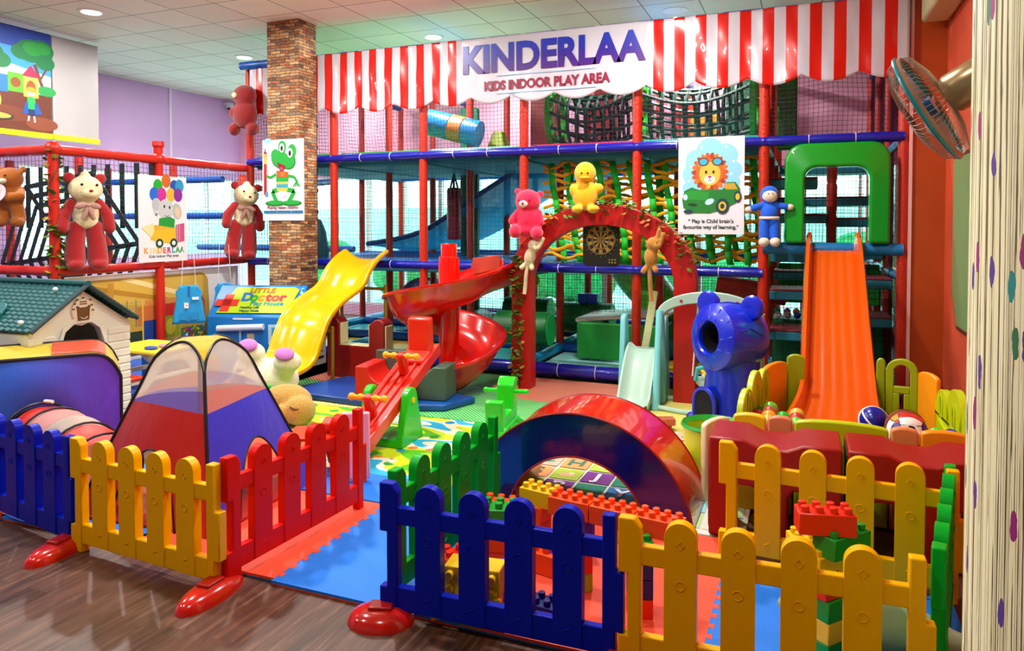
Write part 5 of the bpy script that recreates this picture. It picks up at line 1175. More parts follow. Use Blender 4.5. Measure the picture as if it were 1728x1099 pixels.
# ================================================================ POP-UP TENT, TUNNEL AND PLAY HUT
def cloth(h, h2=None):
    m, t, b = nodes_mat('nylon', .38); oc, s = objxyz(t); n = N(t, 'TexNoise', Scale=5, Detail=3, Distortion=.8)
    L(t, comb(t, mth(t, 'MULTIPLY', s.outputs['X'], 2), mth(t, 'MULTIPLY', s.outputs['Y'], 2), mth(t, 'MULTIPLY', s.outputs['Z'], 1)), n.inputs['Vector'])
    bp = N(t, 'Bump', Strength=.35, Distance=.02); L(t, n.outputs[0], bp.inputs['Height']); L(t, bp.outputs[0], b.inputs['Normal'])
    if h2: L(t, ramp(t, mth(t, 'ADD', mth(t, 'MULTIPLY', s.outputs['X'], 1.1), .5), [(.35, h), (.95, h2)]), b.inputs['Base Color'])
    else: b.inputs['Base Color'].default_value = hexc(h)
    b.inputs['Sheen Weight'].default_value = .3
    tl_ = N(t, 'BsdfTranslucent'); m2_ = N(t, 'MixShader'); m2_.inputs[0].default_value = .35; L(t, b.outputs[0], m2_.inputs[1]); L(t, tl_.outputs[0], m2_.inputs[2]); L(t, m2_.outputs[0], t.nodes['Material Output'].inputs[0])
    if b.inputs['Base Color'].links: L(t, b.inputs['Base Color'].links[0].from_socket, tl_.inputs[0])
    else: tl_.inputs[0].default_value = b.inputs['Base Color'].default_value
    return m
ROD = mat('#0c0c0c', .4)
tn = thing('popup_tent', 'pop-up tent with red and blue lower panels, pale mesh above and a yellow top', 'play tent', (-3.31, 3.29, .023), R(5))
HB, HT = .48, .95
cor = [Vector((-HB, -HB*.92, 0)), Vector((HB*.92, -HB, 0)), Vector((HB, HB*.92, 0)), Vector((-HB*.92, HB, 0))]
RT = [(0, 1), (.2, .87), (.355, .76), (.51, .645), (.7, .50), (.8, .43), (.86, .39), (.91, .34), (.951, .30)]
def edge_pt(c, z): # curved corner rod
    r_ = RT[-1][1]
    for (z0, r0), (z1, r1) in zip(RT[:-1], RT[1:]):
        if z <= z1: r_ = r0+(r1-r0)*(z-z0)/(z1-z0); break
    return Vector((c.x*r_, c.y*r_, z))
TMAT = [cloth('#c01810'), cloth('#1844f0', '#4440e8'), cloth('#e8c818'), cloth('#1c8c40')]
MSH = mesh_cloth('#f0eedc', .5); MSH2 = mesh_cloth('#8c7cc0', .75); MSH3 = mesh_cloth('#f0a898', .8)
for fi in range(4):
    a_, b_ = cor[fi], cor[(fi+1) % 4]
    # panel columns from bottom (or door arch) to the arched top
    def P(u, v, z0, z1):
        # arch: the corner line up to z=.62, then rods bend in towards the face middle
        z = z0+(z1-z0)*v
        ea, eb = edge_pt(a_, z), edge_pt(b_, z); p = ea.lerp(eb, u)
        out = (a_+b_).normalized(); p += out*(.05*math.sin(PI*u)*math.sin(PI*min(1, z/HT))); return p
    def ztop(u): return .80+.15*math.sqrt(max(0, 1-(2*u-1)**2))
    def zdoor(u): return .40*math.sqrt(max(0, 1-((u-.5)/.25)**2)) if abs(u-.5) < .25 else 0
    def zmid(u): w_ = u if fi % 2 else 1-u; return .585+.04*math.sin(PI*w_*.7)
    def zmid2(u): w_ = u if fi % 2 else 1-u; return zmid(u)+.005+.11*(1-w_)**.8
    nu = 30
    for nm, lo, hi, mm in (('lower_panel', zdoor, zmid, TMAT[0] if fi in (0, 2) else TMAT[1]), ('mesh_band', zmid, zmid2, MSH2 if fi in (0, 2) else MSH3), ('mesh_panel', zmid2, ztop, MSH)):
        q = MB(); q.grid(lambda u, v: P(u, v, lo(u), max(hi(u), lo(u)+.001)), nu, 8); q.build(nm, mm, tn, ang=80)
    q = MB(); q.tube([P(i/30, 1, 0, ztop(i/30)) for i in range(31)], .009, 6)
    q.build('arch_rod', ROD, tn)
    dp_ = [P(.25+.5*i/20, 1, 0, zdoor(.25+.5*i/20)) for i in range(21)]; MB().tube(dp_, .006, 6).build('door_piping', ROD, tn)
    MB().tube([edge_pt(a_, .8*i/12) for i in range(13)], .010, 8).build('corner_rod', ROD, tn)
    # yellow gusset between neighbouring arches over each corner and the cap
    c0 = cor[(fi-1) % 4]; q = MB()
    def G(u, v):
        z = .80+.15*u
        def side(aa, bb, left):
            w_ = .5*(1-math.sqrt(max(0, 1-((z-.80)/.15)**2)))
            ea, eb = edge_pt(aa, z), edge_pt(bb, z); p = (ea.lerp(eb, w_) if left else eb.lerp(ea, w_)); out = (aa+bb).normalized(); return p+out*(.05*math.sin(PI*w_)*math.sin(PI*min(1, z/HT)))
        return side(a_, b_, True).lerp(side(c0, a_, False), v)
    q.grid(G, 16, 6); q.build('yellow_gusset', TMAT[2], tn, ang=80)
mids = [((cor[k]+cor[(k+1) % 4])/2) for k in range(4)]; q = MB(); q.grid(lambda u, v: (mids[0].lerp(mids[1], u).lerp(mids[3].lerp(mids[2], u), v))*.31+Vector((0, 0, .95+.012*math.sin(PI*u)*math.sin(PI*v))), 8, 8); q.build('yellow_cap', TMAT[2], tn)
q = MB().box((0, 0, .012), (HB*1.9, HB*1.9, .012)); q.build('tent_floor', mat('#b82018', .5), tn)
# play hut
ht = thing('play_hut', 'large blue and purple pop-up play hut with a yellow roof at the left', 'play tent', (-4.80, 3.326, .024), R(53)); ht.scale = (.964, .964, 1.03)
# local: face plane along -x to +x, facing -y
hw = .52
def hface(u, v, y, zt=.70, door=True):
    x = -.62+1.14*u; e = abs(2*u-1); top = zt*(1-.42*max(0, (e-.5)*2)**2.2) if u < .5 else zt*(1-.24*max(0, (e-.55)/.45)**4)
    z0 = 0
    if door and abs(x-.0) < .26: z0 = .37*math.sqrt(1-(x/.26)**2)
    return Vector((x, y+.04*math.sin(PI*u)*-1*math.sin(PI*v), z0+(top-z0)*v))
q = MB(); q.grid(lambda u, v: hface(u, v, 0), 40, 12); q.build('front_panel', cloth('#4078ff', '#7a50e8'), ht, ang=80)
q = MB(); q.grid(lambda u, v: hface(u, v, .42, door=False), 30, 8); q.build('rear_panel', cloth('#3058d0'), ht, ang=80)
q = MB(); q.grid(lambda u, v: hface(u, 1, 0, door=False).lerp(hface(u, 1, .42, door=False), v)+Vector((0, 0, .04*v)), 30, 6); q.build('roof_panel', cloth('#ecd414'), ht, ang=80)
q = MB(); q.grid(lambda u, v: Vector((.53, .42*u, (.50+.04*u)*v)), 6, 6); q.build('side_panel', cloth('#7038c8'), ht)
q = MB(); q.grid(lambda u, v: hface(.62+.3*u, 1, 0, door=False).lerp(hface(.62+.3*u, 1, .42, door=False), .12+.7*v)+Vector((0, 0, .012+.04*v)), 10, 5); q.build('roof_patch', cloth('#d84810'), ht)
q = MB(); q.tube([hface(i/40, 1, -.005, door=False) for i in range(41)], .011, 8); q.tube([(-.62, 0, 0), hface(0, 1, 0)], .011, 8); q.tube([(.52, 0, 0), hface(1, 1, 0)], .011, 8); q.build('front_rod', ROD, ht)
q = MB(); q.tube([hface(i/40, 1, .42, door=False)+Vector((0, 0, .04)) for i in range(41)], .010, 8); q.tube([(.52, .42, 0), hface(1, 1, .42)], .011, 8); q.build('rear_rod', ROD, ht)
MB().tube([(.26*math.cos(PI*i/20), -.045, .02+.36*math.sin(PI*i/20)) for i in range(21)], .009, 6).build('door_rim', ROD, ht)
# tunnel from hut to tent
tu = thing('tent_tunnel', 'red and white mesh crawl tunnel joining the hut to the pop-up tent', 'play tunnel', (0, 0, .0))
pth = smoothpath([(-4.72, 3.29, .23), (-4.45, 3.19, .25), (-4.1, 3.12, .21), (-3.8, 3.02, .2)], 6); q = MB()
for seg, (m_, i0, i1) in enumerate(((mat('#c8281c', .5), 0, 5), (mesh_cloth('#f0b0a8', .85), 5, 9), (mesh_cloth('#e8dcc8', .7), 9, 12), (mat('#d02818', .5), 12, 18))):
    q = MB()
    q.tube(pth[i0:i1+1], [.222-.004*abs(i-9)+.012*math.sin(i*2.1) for i in range(i0, i1+1)], 24, cap=False); q.build('cloth_section', m_, tu)
for i in (0, 6, 12, 18):
    p = pth[i]; t_ = (pth[min(i+1, 18)]-pth[max(i-1, 0)]).normalized(); s_ = t_.cross(Vector((0, 0, 1))).normalized(); h_ = s_.cross(t_)
    MB().tube([p+(s_*math.cos(2*PI*k/28)+h_*math.sin(2*PI*k/28))*.223 for k in range(28)], .008, 6, closed=True).build('hoop', ROD, tu)
MB().tube([(pth[3].x, pth[3].y, .49), (pth[4].x+.05, pth[4].y, .50)], .012, 6).build('velcro_tab', mat('#e8e8d8', .6), tu)
# items by the tents
o = tag(MB().bb(-.09, .09, -.02, .02, 0, .42).build('pink_board', mat('#f0a8c0', .3), loc=(-2.62, 3.85, .045), rot=(0, 0, .5), bevel=.01), 'upright pale pink board behind the red picket fence', 'board')
st = thing('toy_table', 'low red toy table with green legs behind the red picket fence', 'table', (-2.98, 3.98, .045), R(25))
MB().bb(-.2, .2, -.15, .15, .2, .225).build('tabletop', mat('#d84830', .35), st, bevel=.008)
for x in (-.16, .16):
    for y in (-.11, .11): MB().tube([(x, y, .2), (x*1.15, y*1.15, 0)], .014, 8).build('leg', mat('#28c040', .35), st)

# ================================================================ PLAY HOUSE
ph = thing('play_house', 'cream plastic play house with a dark green tiled roof', 'play house', (-5.11, 3.90, .013))
CR = mat('#eef2e0', .45); GRF = mat('#1e5a5c', .42)
gw, ge, gr_ = .42, .85, 1.14
q = MB()
dr = [(-.18, 0), (-.18, .72)]+[(-.14, .83), (-.07, .88), (0, .86), (.07, .88), (.14, .83)]+[(.18, .72), (.18, 0)]
q.prism([(-gw, 0)]+dr+[(gw, 0), (gw, ge), (0, gr_), (-gw, ge)], -.05, 0, 'x')
q.build('gable_wall', CR, ph, bevel=.006)
q = MB()
for s_, k in [(s_, k) for s_ in (-1, 1) for k in range(12)]:
    z = .08+k*.062
    if k == 0: q = MB()
    if True: q.bb(0, .007, min(s_*.22, s_*gw), max(s_*.22, s_*gw), z, z+.05)
    if k == 11: q.build('clapboards', CR, ph, bevel=.004)
q = MB(); q.prism([(-.21, 0), (-.21, .73), (-.16, .86), (-.08, .92), (.08, .92), (.16, .86), (.21, .73), (.21, 0), (.18, 0), (.18, .72), (.14, .83), (.07, .88), (-.07, .88), (-.14, .83), (-.18, .72), (-.18, 0)], 0, .014, 'x'); q.build('door_frame', CR, ph, bevel=.004)
MB().bb(-.05, -.03, -.17, .17, .5, .7).build('inner_frame', mat('#8c7850', .5), ph)
for y_ in (-gw, gw-.03): MB().bb(-1.4, -.05, y_, y_+.03, 0, ge).build('side_wall', CR, ph, bevel=.005)
MB().prism([(-gw, 0), (gw, 0), (gw, ge), (0, gr_), (-gw, ge)], -1.43, -1.4, 'x').build('rear_wall', CR, ph)
for s_ in (-1, 1):
    rise = gr_-ge; q = MB(); L_ = math.hypot(gw, rise); eaves = 1.05
    def RF(u, v, s_=s_):
        x = .06-1.6*u; d_ = v*eaves; y = s_*gw*d_; z = gr_+.03-rise*d_
        return Vector((x, y, z+.010*((v*13) % 1)+.004*math.sin(u*150)))
    q.grid(RF, 120, 66); q.build('roof_slope', GRF, ph, solid=.02, ang=30, off=-1)
    MB().tube([(.065, 0, gr_+.035), (.065, s_*gw*eaves, gr_+.035-rise*eaves)], .018, 8).build('barge_board', mat('#183c44', .4), ph)
MB().tube([(.08, 0, gr_+.045), (-1.55, 0, gr_+.045)], .024, 8).build('ridge_cap', GRF, ph)
q = MB()
for x, d_ in ((-.16, .22), (-.1, .95)): y = -gw*d_; z = gr_+.045-(gr_-ge)*d_; q.ell((x, y, z+.02), (.02, .02, .018), nu=10, nv=6)
q.build('roof_knobs', mat('#e8f0f0', .3), ph)
q = MB(); q.x = frame((-.62, -gw*.75, gr_+.05-(gr_-ge)*.75), math.degrees(math.atan2(gr_-ge, gw)), 0, 0); q.prism([(-.2, -.12), (.2, -.12), (.2, .0)]+arcpts(.1, 0, .1, 0, 90, 6)+arcpts(-.1, .0, .1, 90, 180, 6)+[(-.2, 0)], 0, .02, 'z'); q.build('dormer_panel', mat('#24686c', .4), ph, bevel=.008)
q = MB().lathe([(.001, .016), (.105, .016), (.11, .008), (.11, 0)], (0, 0, .975), n=28, m=rotm(0, 90, 0) @ Matrix.Diagonal((.85, .85, 1, 1))); q.build('round_badge', mat('#f0ead0', .4), ph)
q = MB(); q.prism([(-.045, .77), (.045, .77), (.052, .86), (.06, .875), (.045, .882), (.03, .868), (-.03, .868), (-.045, .882), (-.06, .875), (-.052, .86)], .016, .022, 'x')
for k, (y, z) in enumerate(((-.07, .9), (-.08, .86), (-.05, .93), (.07, .88), (.06, .92), (.08, .84), (0, .94))): q.bb(.016, .019, y-.01, y+.01, z-.006, z+.006)
for z in (.912, .895): q.bb(.016, .019, -.03, .03, z-.004, z+.004)
q.build('brown_badge_print', mat('#7c5c3c', .5), ph, loc=(0, 0, .135))
MB().tube([(.024, -.03, .80), (.024, -.01, .788), (.024, .01, .788), (.024, .03, .80)], .003, 5).build('smile', flat('#f4f0e0'), ph, loc=(0, 0, .13))
MB().cyl((0, 0, 0), (0, 0, .62), .11, n=24).build('drum', mat('#1448a8', .4), loc=(-6.22, 4.42, .013)); o = COL.objects[-1]; tag(o, 'blue drum seen through the play house door', 'drum')
MB().cyl((0, 0, 0), (0, 0, .60), .09, n=24).build('drum', mat('#7c8424', .4), loc=(-6.28, 4.72, .013)); o = COL.objects[-1]; tag(o, 'olive drum seen through the play house door beside the blue one', 'drum')
# picnic table
pt = thing('picnic_table', 'small plastic picnic table with a yellow top and cream legs', 'table', (-5.80, 5.15, .013), R(0))
MB().bb(-.33, .33, -.27, .27, .44, .475).build('tabletop', mat('#ecdc50', .35), pt, bevel=.01)
for s_ in (-1, 1):
    MB().bb(-.3, .3, s_*.42-.08, s_*.42+.08, .24, .27).build('bench', mat('#c83828', .4), pt, bevel=.01)
    MB().prism([(-.5, .0), (-.42, .0), (-.1, .35), (.1, .35), (.42, .0), (.5, .0), (.18, .44), (-.18, .44)], s_*.26-.02, s_*.26+.02, 'x').prism([(-.48, .2), (.48, .2), (.48, .24), (-.48, .24)], s_*.26-.018, s_*.26+.018, 'x').build('leg', mat('#e4dcc0', .4), pt, bevel=.006)
for x, y, h, lb in ((-5.62, 4.98, '#2848c0', 'flat blue toy on the yellow picnic table'), (-5.6, 5.12, '#f088b0', 'flat pink toy on the yellow picnic table')):
    tag(MB().ell((0, 0, .014), (.07, .05, .014)).build('toy', mat(h, .35), loc=(x, y, .488)), lb, 'toy')
o = thing('toy_pin', 'blue skittle shaped toy standing on the picnic table corner', 'toy', (-5.52, 5.3, .488)); MB().lathe([(.001, 0), (.03, 0), (.036, .03), (.015, .07), (.02, .09), (.001, .11)], n=16).build('pin', mat('#1838c8', .3), o)
for x, y, z, d, h, nm, lb in ((-5.86, 5.82, .013, (.28, .22, .22), '#c83838', 'toy_box', 'red toy box behind the picnic table'), (-6.2, 5.6, .013, (.3, .2, .42), '#1858b0', 'toy_box', 'tall blue toy box under the picture board'), (-6.2, 6.1, .013, (.3, .3, .2), '#c8b020', 'toy_box', 'low yellow toy box under the hanging apron')):
    tag(MB().bb(-d[0]/2, d[0]/2, -d[1]/2, d[1]/2, 0, d[2]).build(nm, mat(h, .4), loc=(x, y, z), bevel=.01), lb, 'box')
for k, (x, y, h) in enumerate(((-5.3, 4.72, '#e85018'), (-5.25, 4.78, '#28a040'))): tag(MB().bb(-.08, .08, -.04, .04, 0, .09).build('toy_block', mat(h, .4), loc=(x, y, .013+.0*k), rot=(0, 0, k*.8+.3), bevel=.01), ('orange' if k == 0 else 'green')+' toy block on the carpet between the play house and the tent', 'toy')
# aprons on cords
def apron(x, y, z, label, s_=1):
    o = thing('play_apron', label, 'apron', (x, y, z), R(50)); q = MB()
    q.grid(lambda u, v: Vector((((.10+.07*v if v > .3 else .13) if True else 0)*(2*u-1)*s_*(1 if v > .12 else .75), .012*math.sin(u*9+v*4), -.42*v*s_)), 16, 14)
    q.build('cloth', mat('#2ca0e0', .5), o, solid=.006); MB().tube([(-.07, 0, 0), (-.05, 0, .45)], .003, 5).tube([(.07, 0, 0), (.05, 0, .45)], .003, 5).build('cord', flat('#e8e8e8'), o)
    MB().bb(-.05, -.005, -.022, -.016, -.25, -.19).build('white_badge', flat('#f0f0f0'), o); MB().bb(-.03, -.02, -.024, -.02, -.225, -.215).build('badge_print', flat('#c82828'), o); MB().bb(-.012, .012, -.018, -.012, -.12, -.01).build('collar', mat('#1468b8', .5), o); MB().bb(.03, .1, -.022, -.018, -.16, -.13).build('name_strip', flat('#d8ecf8'), o); MB().bb(-.1, -.02, -.02, -.015, -.38, -.30).bb(.02, .1, -.02, -.015, -.38, -.30).build('pocket', mat('#2090d0', .5), o)
apron(-6.26, 6.05, .98, 'light blue toy doctor apron hanging on cords before the picture board')
apron(-6.30, 6.62, .96, 'narrow light blue apron hanging at the left of the doctor play house box', .8)
# doctor play house box
dh = thing('doctor_play_house', 'blue toy doctor play house with a sloping lettered green sign roof', 'play house', (-6.18, 6.22, .013), R(19))
DB = mat('#1478c8', .35); WB_ = 1.02
q = MB(); q.prism([(0, 0), (.5, 0), (.5, .86), (.38, .93), (.0, .60)], 0, WB_, 'x'); q.build('body', DB, dh, bevel=.012)
sl = frame((WB_/2, .185, .771), math.degrees(math.atan2(.33, .38)), 0, 0)
q = MB(); q.x = sl; q.prism([(-.42, -.20), (.38, -.20), (.44, .16), (.38, .2), (-.3, .2)], .0, .008, 'z'); q.build('green_sign', mat('#a8cc18', .4), dh, smooth=False)
q = MB(); q.x = sl; q.bb(-.47, -.21, -.10, .0, .008, .014).bb(-.39, -.29, -.18, .08, .008, .014); q.build('red_cross', mat('#d04038', .4), dh, smooth=False)
rx_ = math.degrees(math.atan2(.33, .38))
def onsl(s, size, u, v, h, bold=.003, sx=1): p = sl @ Vector((u, v, .010)); text(dh, 'lettering', s, size, flat(h), tuple(p), (rx_, 0, 0), .002, bold, sx=sx)
onsl('LITTLE', .1, .02, .14, '#b06828')
for k, ch in enumerate('Doctor'): onsl(ch, .17, -.13+k*.082, .035, ['#1868c8', '#28a038', '#e08828', '#d84040', '#e86868', '#c83048'][k], .008)
onsl('Play House', .085, .12, -.06, '#388c98', .002); onsl('Healthy Life', .045, -.06, -.12, '#28484c', .001); onsl('Happy Smile', .045, -.05, -.17, '#28484c', .001)
q = MB(); q.x = sl; rn = random.Random(9)
for k in range(14): q.tube([(rn.uniform(.42, .5), rn.uniform(-.2, .2), .006), (rn.uniform(.42, .5), rn.uniform(-.2, .2), .006)][:1]+[(rn.uniform(.42, .5), rn.uniform(-.2, .2), .006)], .004, 5) if k < 3 else q.ell((rn.uniform(.45, .5), rn.uniform(-.22, .22), .004), (.014, .008, .003), nu=8, nv=5)
q.build('pale_print', flat('#a8dcf0'), dh)
MB().tube([(.14, -.04, .48), (.66, -.04, .50)], .035, 14).build('white_roller', mat('#dce8f4', .3), dh); MB().bb(.38, .40, -.03, -.01, .3, .46).build('stand', mat('#90c0e0', .3), dh); MB().bb(.7, .98, -.008, .0, .3, .52).build('window_print', mat('#b8dce8', .4), dh); MB().bb(.3, .52, -.006, .0, .575, .59).build('white_label', flat('#f0f0f0'), dh)
MB().bb(.02, .12, -.006, 0, .32, .39).build('red_plate', flat('#c84048'), dh); MB().bb(.74, .85, -.012, -.008, .33, .49).build('window_pane', mat('#58a8c8', .4), dh); MB().bb(.46, .54, -.008, 0, .28, .42).build('figure_print', flat('#c8b890'), dh)
# printed toy box at the foot of pillar
o = thing('printed_toy_box', 'white printed toy box at the foot of the stone pillar behind the yellow slide', 'box', (-5.35, 6.9, .013), R(0))
MB().bb(0, .12, -.5, .2, 0, .42).build('carton', mat('#d8dcc8', .4), o, bevel=.006); MB().bb(.12, .124, -.45, .15, .07, .1).bb(.12, .124, -.45, .15, .15, .16).build('black_print', flat('#282828'), o); MB().bb(.12, .124, -.2, .0, .2, .33).build('purple_print', flat('#8c68a0'), o)
tag(MB().bb(0, .3, 0, .3, 0, .25).build('green_cube', mat('#14c838', .4), loc=(-4.36, 4.52, .05), rot=(0, 0, .3), bevel=.01), 'bright green soft cube beside the pop-up tent', 'soft block')

# ================================================================ SOFT TOYS
def blob(name, par, parts, m_, vox=.011):
    q = MB()
    for p in parts:
        if p[0] == 'e': q.ell(p[1], p[2], rotm(*p[3]) if len(p) > 3 else None, nu=20, nv=14)
        else: q.tube(p[1], p[2], 14); q.ell(p[1][0], p[2][0] if isinstance(p[2], list) else p[2], nu=14, nv=10); q.ell(p[1][-1], p[2][-1] if isinstance(p[2], list) else p[2], nu=14, nv=10)
    return q.build(name, m_, par, remesh=vox)
def eyes(par, pts, r=.011, m_=None):
    for p in pts: MB().ell(p, r, nu=12, nv=8).build('eye', m_ or mat('#100808', .15), par)
CRP, RPL = plush('#ece0b0'), plush('#a80c14')
# big red and cream bears; local: faces -Y, hangs with feet at z=0, 1 m tall
def suit_bear(loc, rz, label, s_=1, ry=0):
    o = thing('suit_bear', label, 'soft toy', loc, 0, 'long red and cream bears hung on the red frame', rot=(0, ry, rz)); o.scale = (s_, s_, s_)
    blob('cream_body', o, [('e', (0, -.02, .80), (.152, .13, .135)), ('e', (0.02, -.12, .755), (.07, .058, .05)), ('e', (0, 0, .92), (.05, .05, .06)), ('e', (0, 0, .56), (.12, .10, .15)), ('e', (0, -.0, .47), (.115, .1, .07))], CRP)
    for sx_ in (-1, 1):
        blob('red_leg', o, [('t', [(sx_*.075, .0, .42), (sx_*.095, 0, .25), (sx_*.1, -.015, .1)], [.082, .088, .095]), ('e', (sx_*.1, -.05, .06), (.085, .1, .062))], RPL)
        blob('red_arm', o, [('t', [(sx_*.12, 0, .66), (sx_*.19, -.01, .54), (sx_*.2, -.04, .42)], [.05, .062, .058])], RPL)
        blob('red_ear', o, [('e', (sx_*.135, .01, .91), (.055, .03, .055))], RPL)
    q = MB()
    for sx_ in (-1, 1): q.ell((sx_*.06, -.13, .635), (.055, .02, .03), rotm(0, sx_*15, 0)); q.tube([(0, -.13, .63), (sx_*.03, -.14, .55), (sx_*.05, -.13, .5)], [.02, .024, .018], 10)
    q.ell((0, -.14, .64), (.022, .02, .02)); q.build('spotted_bow', mat('#b08478', .8, bump=.3), o)
    eyes(o, [(-.05, -.138, .84), (.08, -.132, .84)], .013); MB().ell((.022, -.176, .78), (.019, .012, .014)).build('nose', mat('#a01820', .3), o); return o
suit_bear((XA+.12, 4.98, 1.20), R(62), 'long red and cream bear hung on the red corner post near the picture\'s left edge', .98)
suit_bear((XA+.13, 7.02, 1.22), R(52), 'long red and cream bear hung beside the stone pillar, left of the frog poster', .98, ry=R(6))
o = thing('teddy_bear', 'orange brown teddy bear holding a plate, hanging at the far left', 'soft toy', (-6.98, 4.62, 1.62), R(20))
TB_ = plush('#b8681c')
blob('body', o, [('e', (0, 0, .46), (.115, .1, .105)), ('e', (-.04, -.09, .43), (.05, .05, .04)), ('e', (-.1, .02, .545), (.035, .02, .035)), ('e', (.11, .02, .545), (.035, .02, .035)), ('e', (0, 0, .27), (.12, .09, .12)), ('t', [(-.09, -.0, .34), (-.15, -.06, .31), (-.14, -.12, .36)], .042), ('t', [(.09, 0, .34), (.14, -.05, .29), (.05, -.11, .28)], .045), ('t', [(-.06, 0, .18), (-.07, 0, .08)], .06), ('t', [(.06, 0, .18), (.075, 0, .08)], .062), ('e', (-.08, -.04, .05), (.06, .075, .05)), ('e', (.09, -.04, .05), (.06, .075, .05))], TB_)
blob('muzzle', o, [('e', (-.0, -.105, .43), (.04, .03, .028))], plush('#f0e4c8')); eyes(o, [(-.05, -.1, .48), (.03, -.11, .48)], .01)
MB().lathe([(.001, 0), (.09, .0), (.095, .008)], (-.03, -.15, .31), m=rotm(70, 0, 0), n=24).build('plate', mat('#d8c8d0', .4), o, solid=.006)
o = thing('red_plush', 'dark red plush with a cream button hanging high behind the stone pillar', 'soft toy', (-6.42, 7.12, 2.72), R(10)); blob('body', o, [('e', (0, 0, .5), (.15, .11, .14)), ('e', (0, 0, .28), (.16, .11, .18)), ('e', (-.14, 0, .3), (.07, .07, .08)), ('e', (-.15, -.0, .1), (.07, .08, .08)), ('e', (.1, 0, .1), (.08, .08, .08))], plush('#8c0c10')); MB().ell((-.08, -.1, .5), (.035, .02, .035)).build('cream_button', plush('#e8dca8'), o)
o = thing('pink_bear', 'hot pink teddy bear sitting on the left shoulder of the red arch', 'soft toy', (-2.50, 6.60, 1.51), R(18))
blob('body', o, [('e', (.0, 0, .36), (.125, .105, .115)), ('e', (-.1, .01, .455), (.034, .022, .034)), ('e', (.12, .02, .43), (.034, .022, .034)), ('e', (0, 0, .18), (.12, .09, .13)), ('t', [(-.1, 0, .24), (-.15, -.02, .17)], .042), ('t', [(.1, 0, .24), (.12, -.04, .15)], .042), ('e', (-.12, -.07, .07), (.062, .075, .068)), ('e', (.09, -.07, .05), (.062, .075, .068)), ('e', (0, 0, .08), (.12, .09, .07))], plush('#e8184c'))
blob('muzzle', o, [('e', (-.04, -.1, .33), (.045, .03, .036))], plush('#ecd8c8'), .008); MB().ell((-.045, -.132, .335), (.013, .01, .012)).build('nose', mat('#b8184c', .4), o); eyes(o, [(.02, -.105, .365), (-.085, -.085, .365)], .007)
o = thing('yellow_duck', 'yellow plush duck with an orange beak sitting on top of the red arch', 'soft toy', (-1.95, 6.68, 1.755), R(14))
blob('body', o, [('e', (-.0, 0, .37), (.105, .10, .115)), ('e', (0, 0, .17), (.125, .1, .15)), ('e', (-.11, -.01, .22), (.04, .05, .06)), ('e', (.13, -.01, .23), (.045, .05, .05)), ('e', (-.07, -.1, .035), (.055, .08, .04)), ('e', (.08, -.1, .035), (.06, .08, .042))], plush('#f0bc08'))
blob('beak', o, [('e', (-.0, -.105, .325), (.055, .04, .02)), ('e', (0, -.1, .31), (.045, .03, .018))], mat('#f0a010', .7), .008); eyes(o, [(-.03, -.1, .37), (.028, -.1, .37)], .009)
def monkey(loc, rz, col, label, s_=1, tilt=0):
    o = thing('plush_monkey', label, 'soft toy', loc, rz, rot=(0, tilt, rz)); m_ = plush(col)
    blob('body', o, [('e', (.02, 0, .2), (.055, .05, .05)), ('e', (.05, -.03, .185), (.03, .03, .025)), ('e', (0, 0, .1), (.05, .045, .075)), ('t', [(.03, 0, .15), (.07, -.0, .2), (.09, .0, .27)], [.018, .016, .016]), ('t', [(.0, 0, .16), (.05, .0, .26), (.06, .0, .3)], [.018, .015, .016]), ('t', [(-.02, 0, .04), (-.05, -.02, .0)], .022), ('t', [(.02, 0, .04), (.04, -.02, .01)], .022)], m_, .007)
    MB().tube(smoothpath([(-.01, 0, .05), (-.005, -.01, -.05), (.0, 0, -.14), (.005, 0, -.22)], 5), [.016]*16, 10).build('tail', m_, o); eyes(o, [(.055, -.052, .21)], .005); o.scale = (s_, s_, s_); return o
monkey((-2.49, 6.58, 1.22), 0, '#d8c8a0', 'cream plush monkey with a hanging tail on the left post of the red arch', 1.15, R(10))
monkey((-1.31, 6.62, 1.22), 0, '#b88038', 'light brown plush monkey hanging by its arms from the right side of the red arch', 1.25)
o = thing('blue_doll', 'blue rag doll with a cream face, arms held out, by the orange slide', 'soft toy', (-.32, 7.18, 1.44), R(8)); o.scale = (1.08, 1.08, 1.06)
blob('blue_body', o, [('e', (0, .01, .455), (.078, .07, .078)), ('e', (0, 0, .3), (.075, .055, .09)), ('t', [(-.06, 0, .36), (-.14, -.01, .335)], .03), ('t', [(.06, 0, .36), (.13, -.01, .35)], .03), ('t', [(-.04, 0, .22), (-.043, 0, .09)], .044), ('t', [(.042, 0, .22), (.045, 0, .09)], .044)], mat('#1060e8', .8, sheen=.2), .007)
for n_, c_, r_ in (('face', (0, -.032, .44), (.063, .045, .055)), ('hand', (-.17, -.01, .325), (.034, .03, .028)), ('hand', (.165, -.01, .345), (.034, .03, .028)), ('foot', (-.044, -.015, .04), (.045, .055, .045)), ('foot', (.046, -.015, .04), (.045, .055, .045))): blob(n_, o, [('e', c_, r_)], plush('#ece0cc'), .007)
MB().lathe([(.078, -.012), (.082, 0), (.078, .012)], (0, 0, .25), n=24, m=Matrix.Diagonal((1, .78, 1, 1))).build('belt', mat('#ece0cc', .7), o, solid=.006); eyes(o, [(-.018, -.076, .462), (.018, -.076, .462)], .0045)
o = thing('white_plush', 'big cream plush animal lying with pink soled feet towards us beside the yellow slide', 'soft toy', (-4.58, 5.22, .11), R(14))
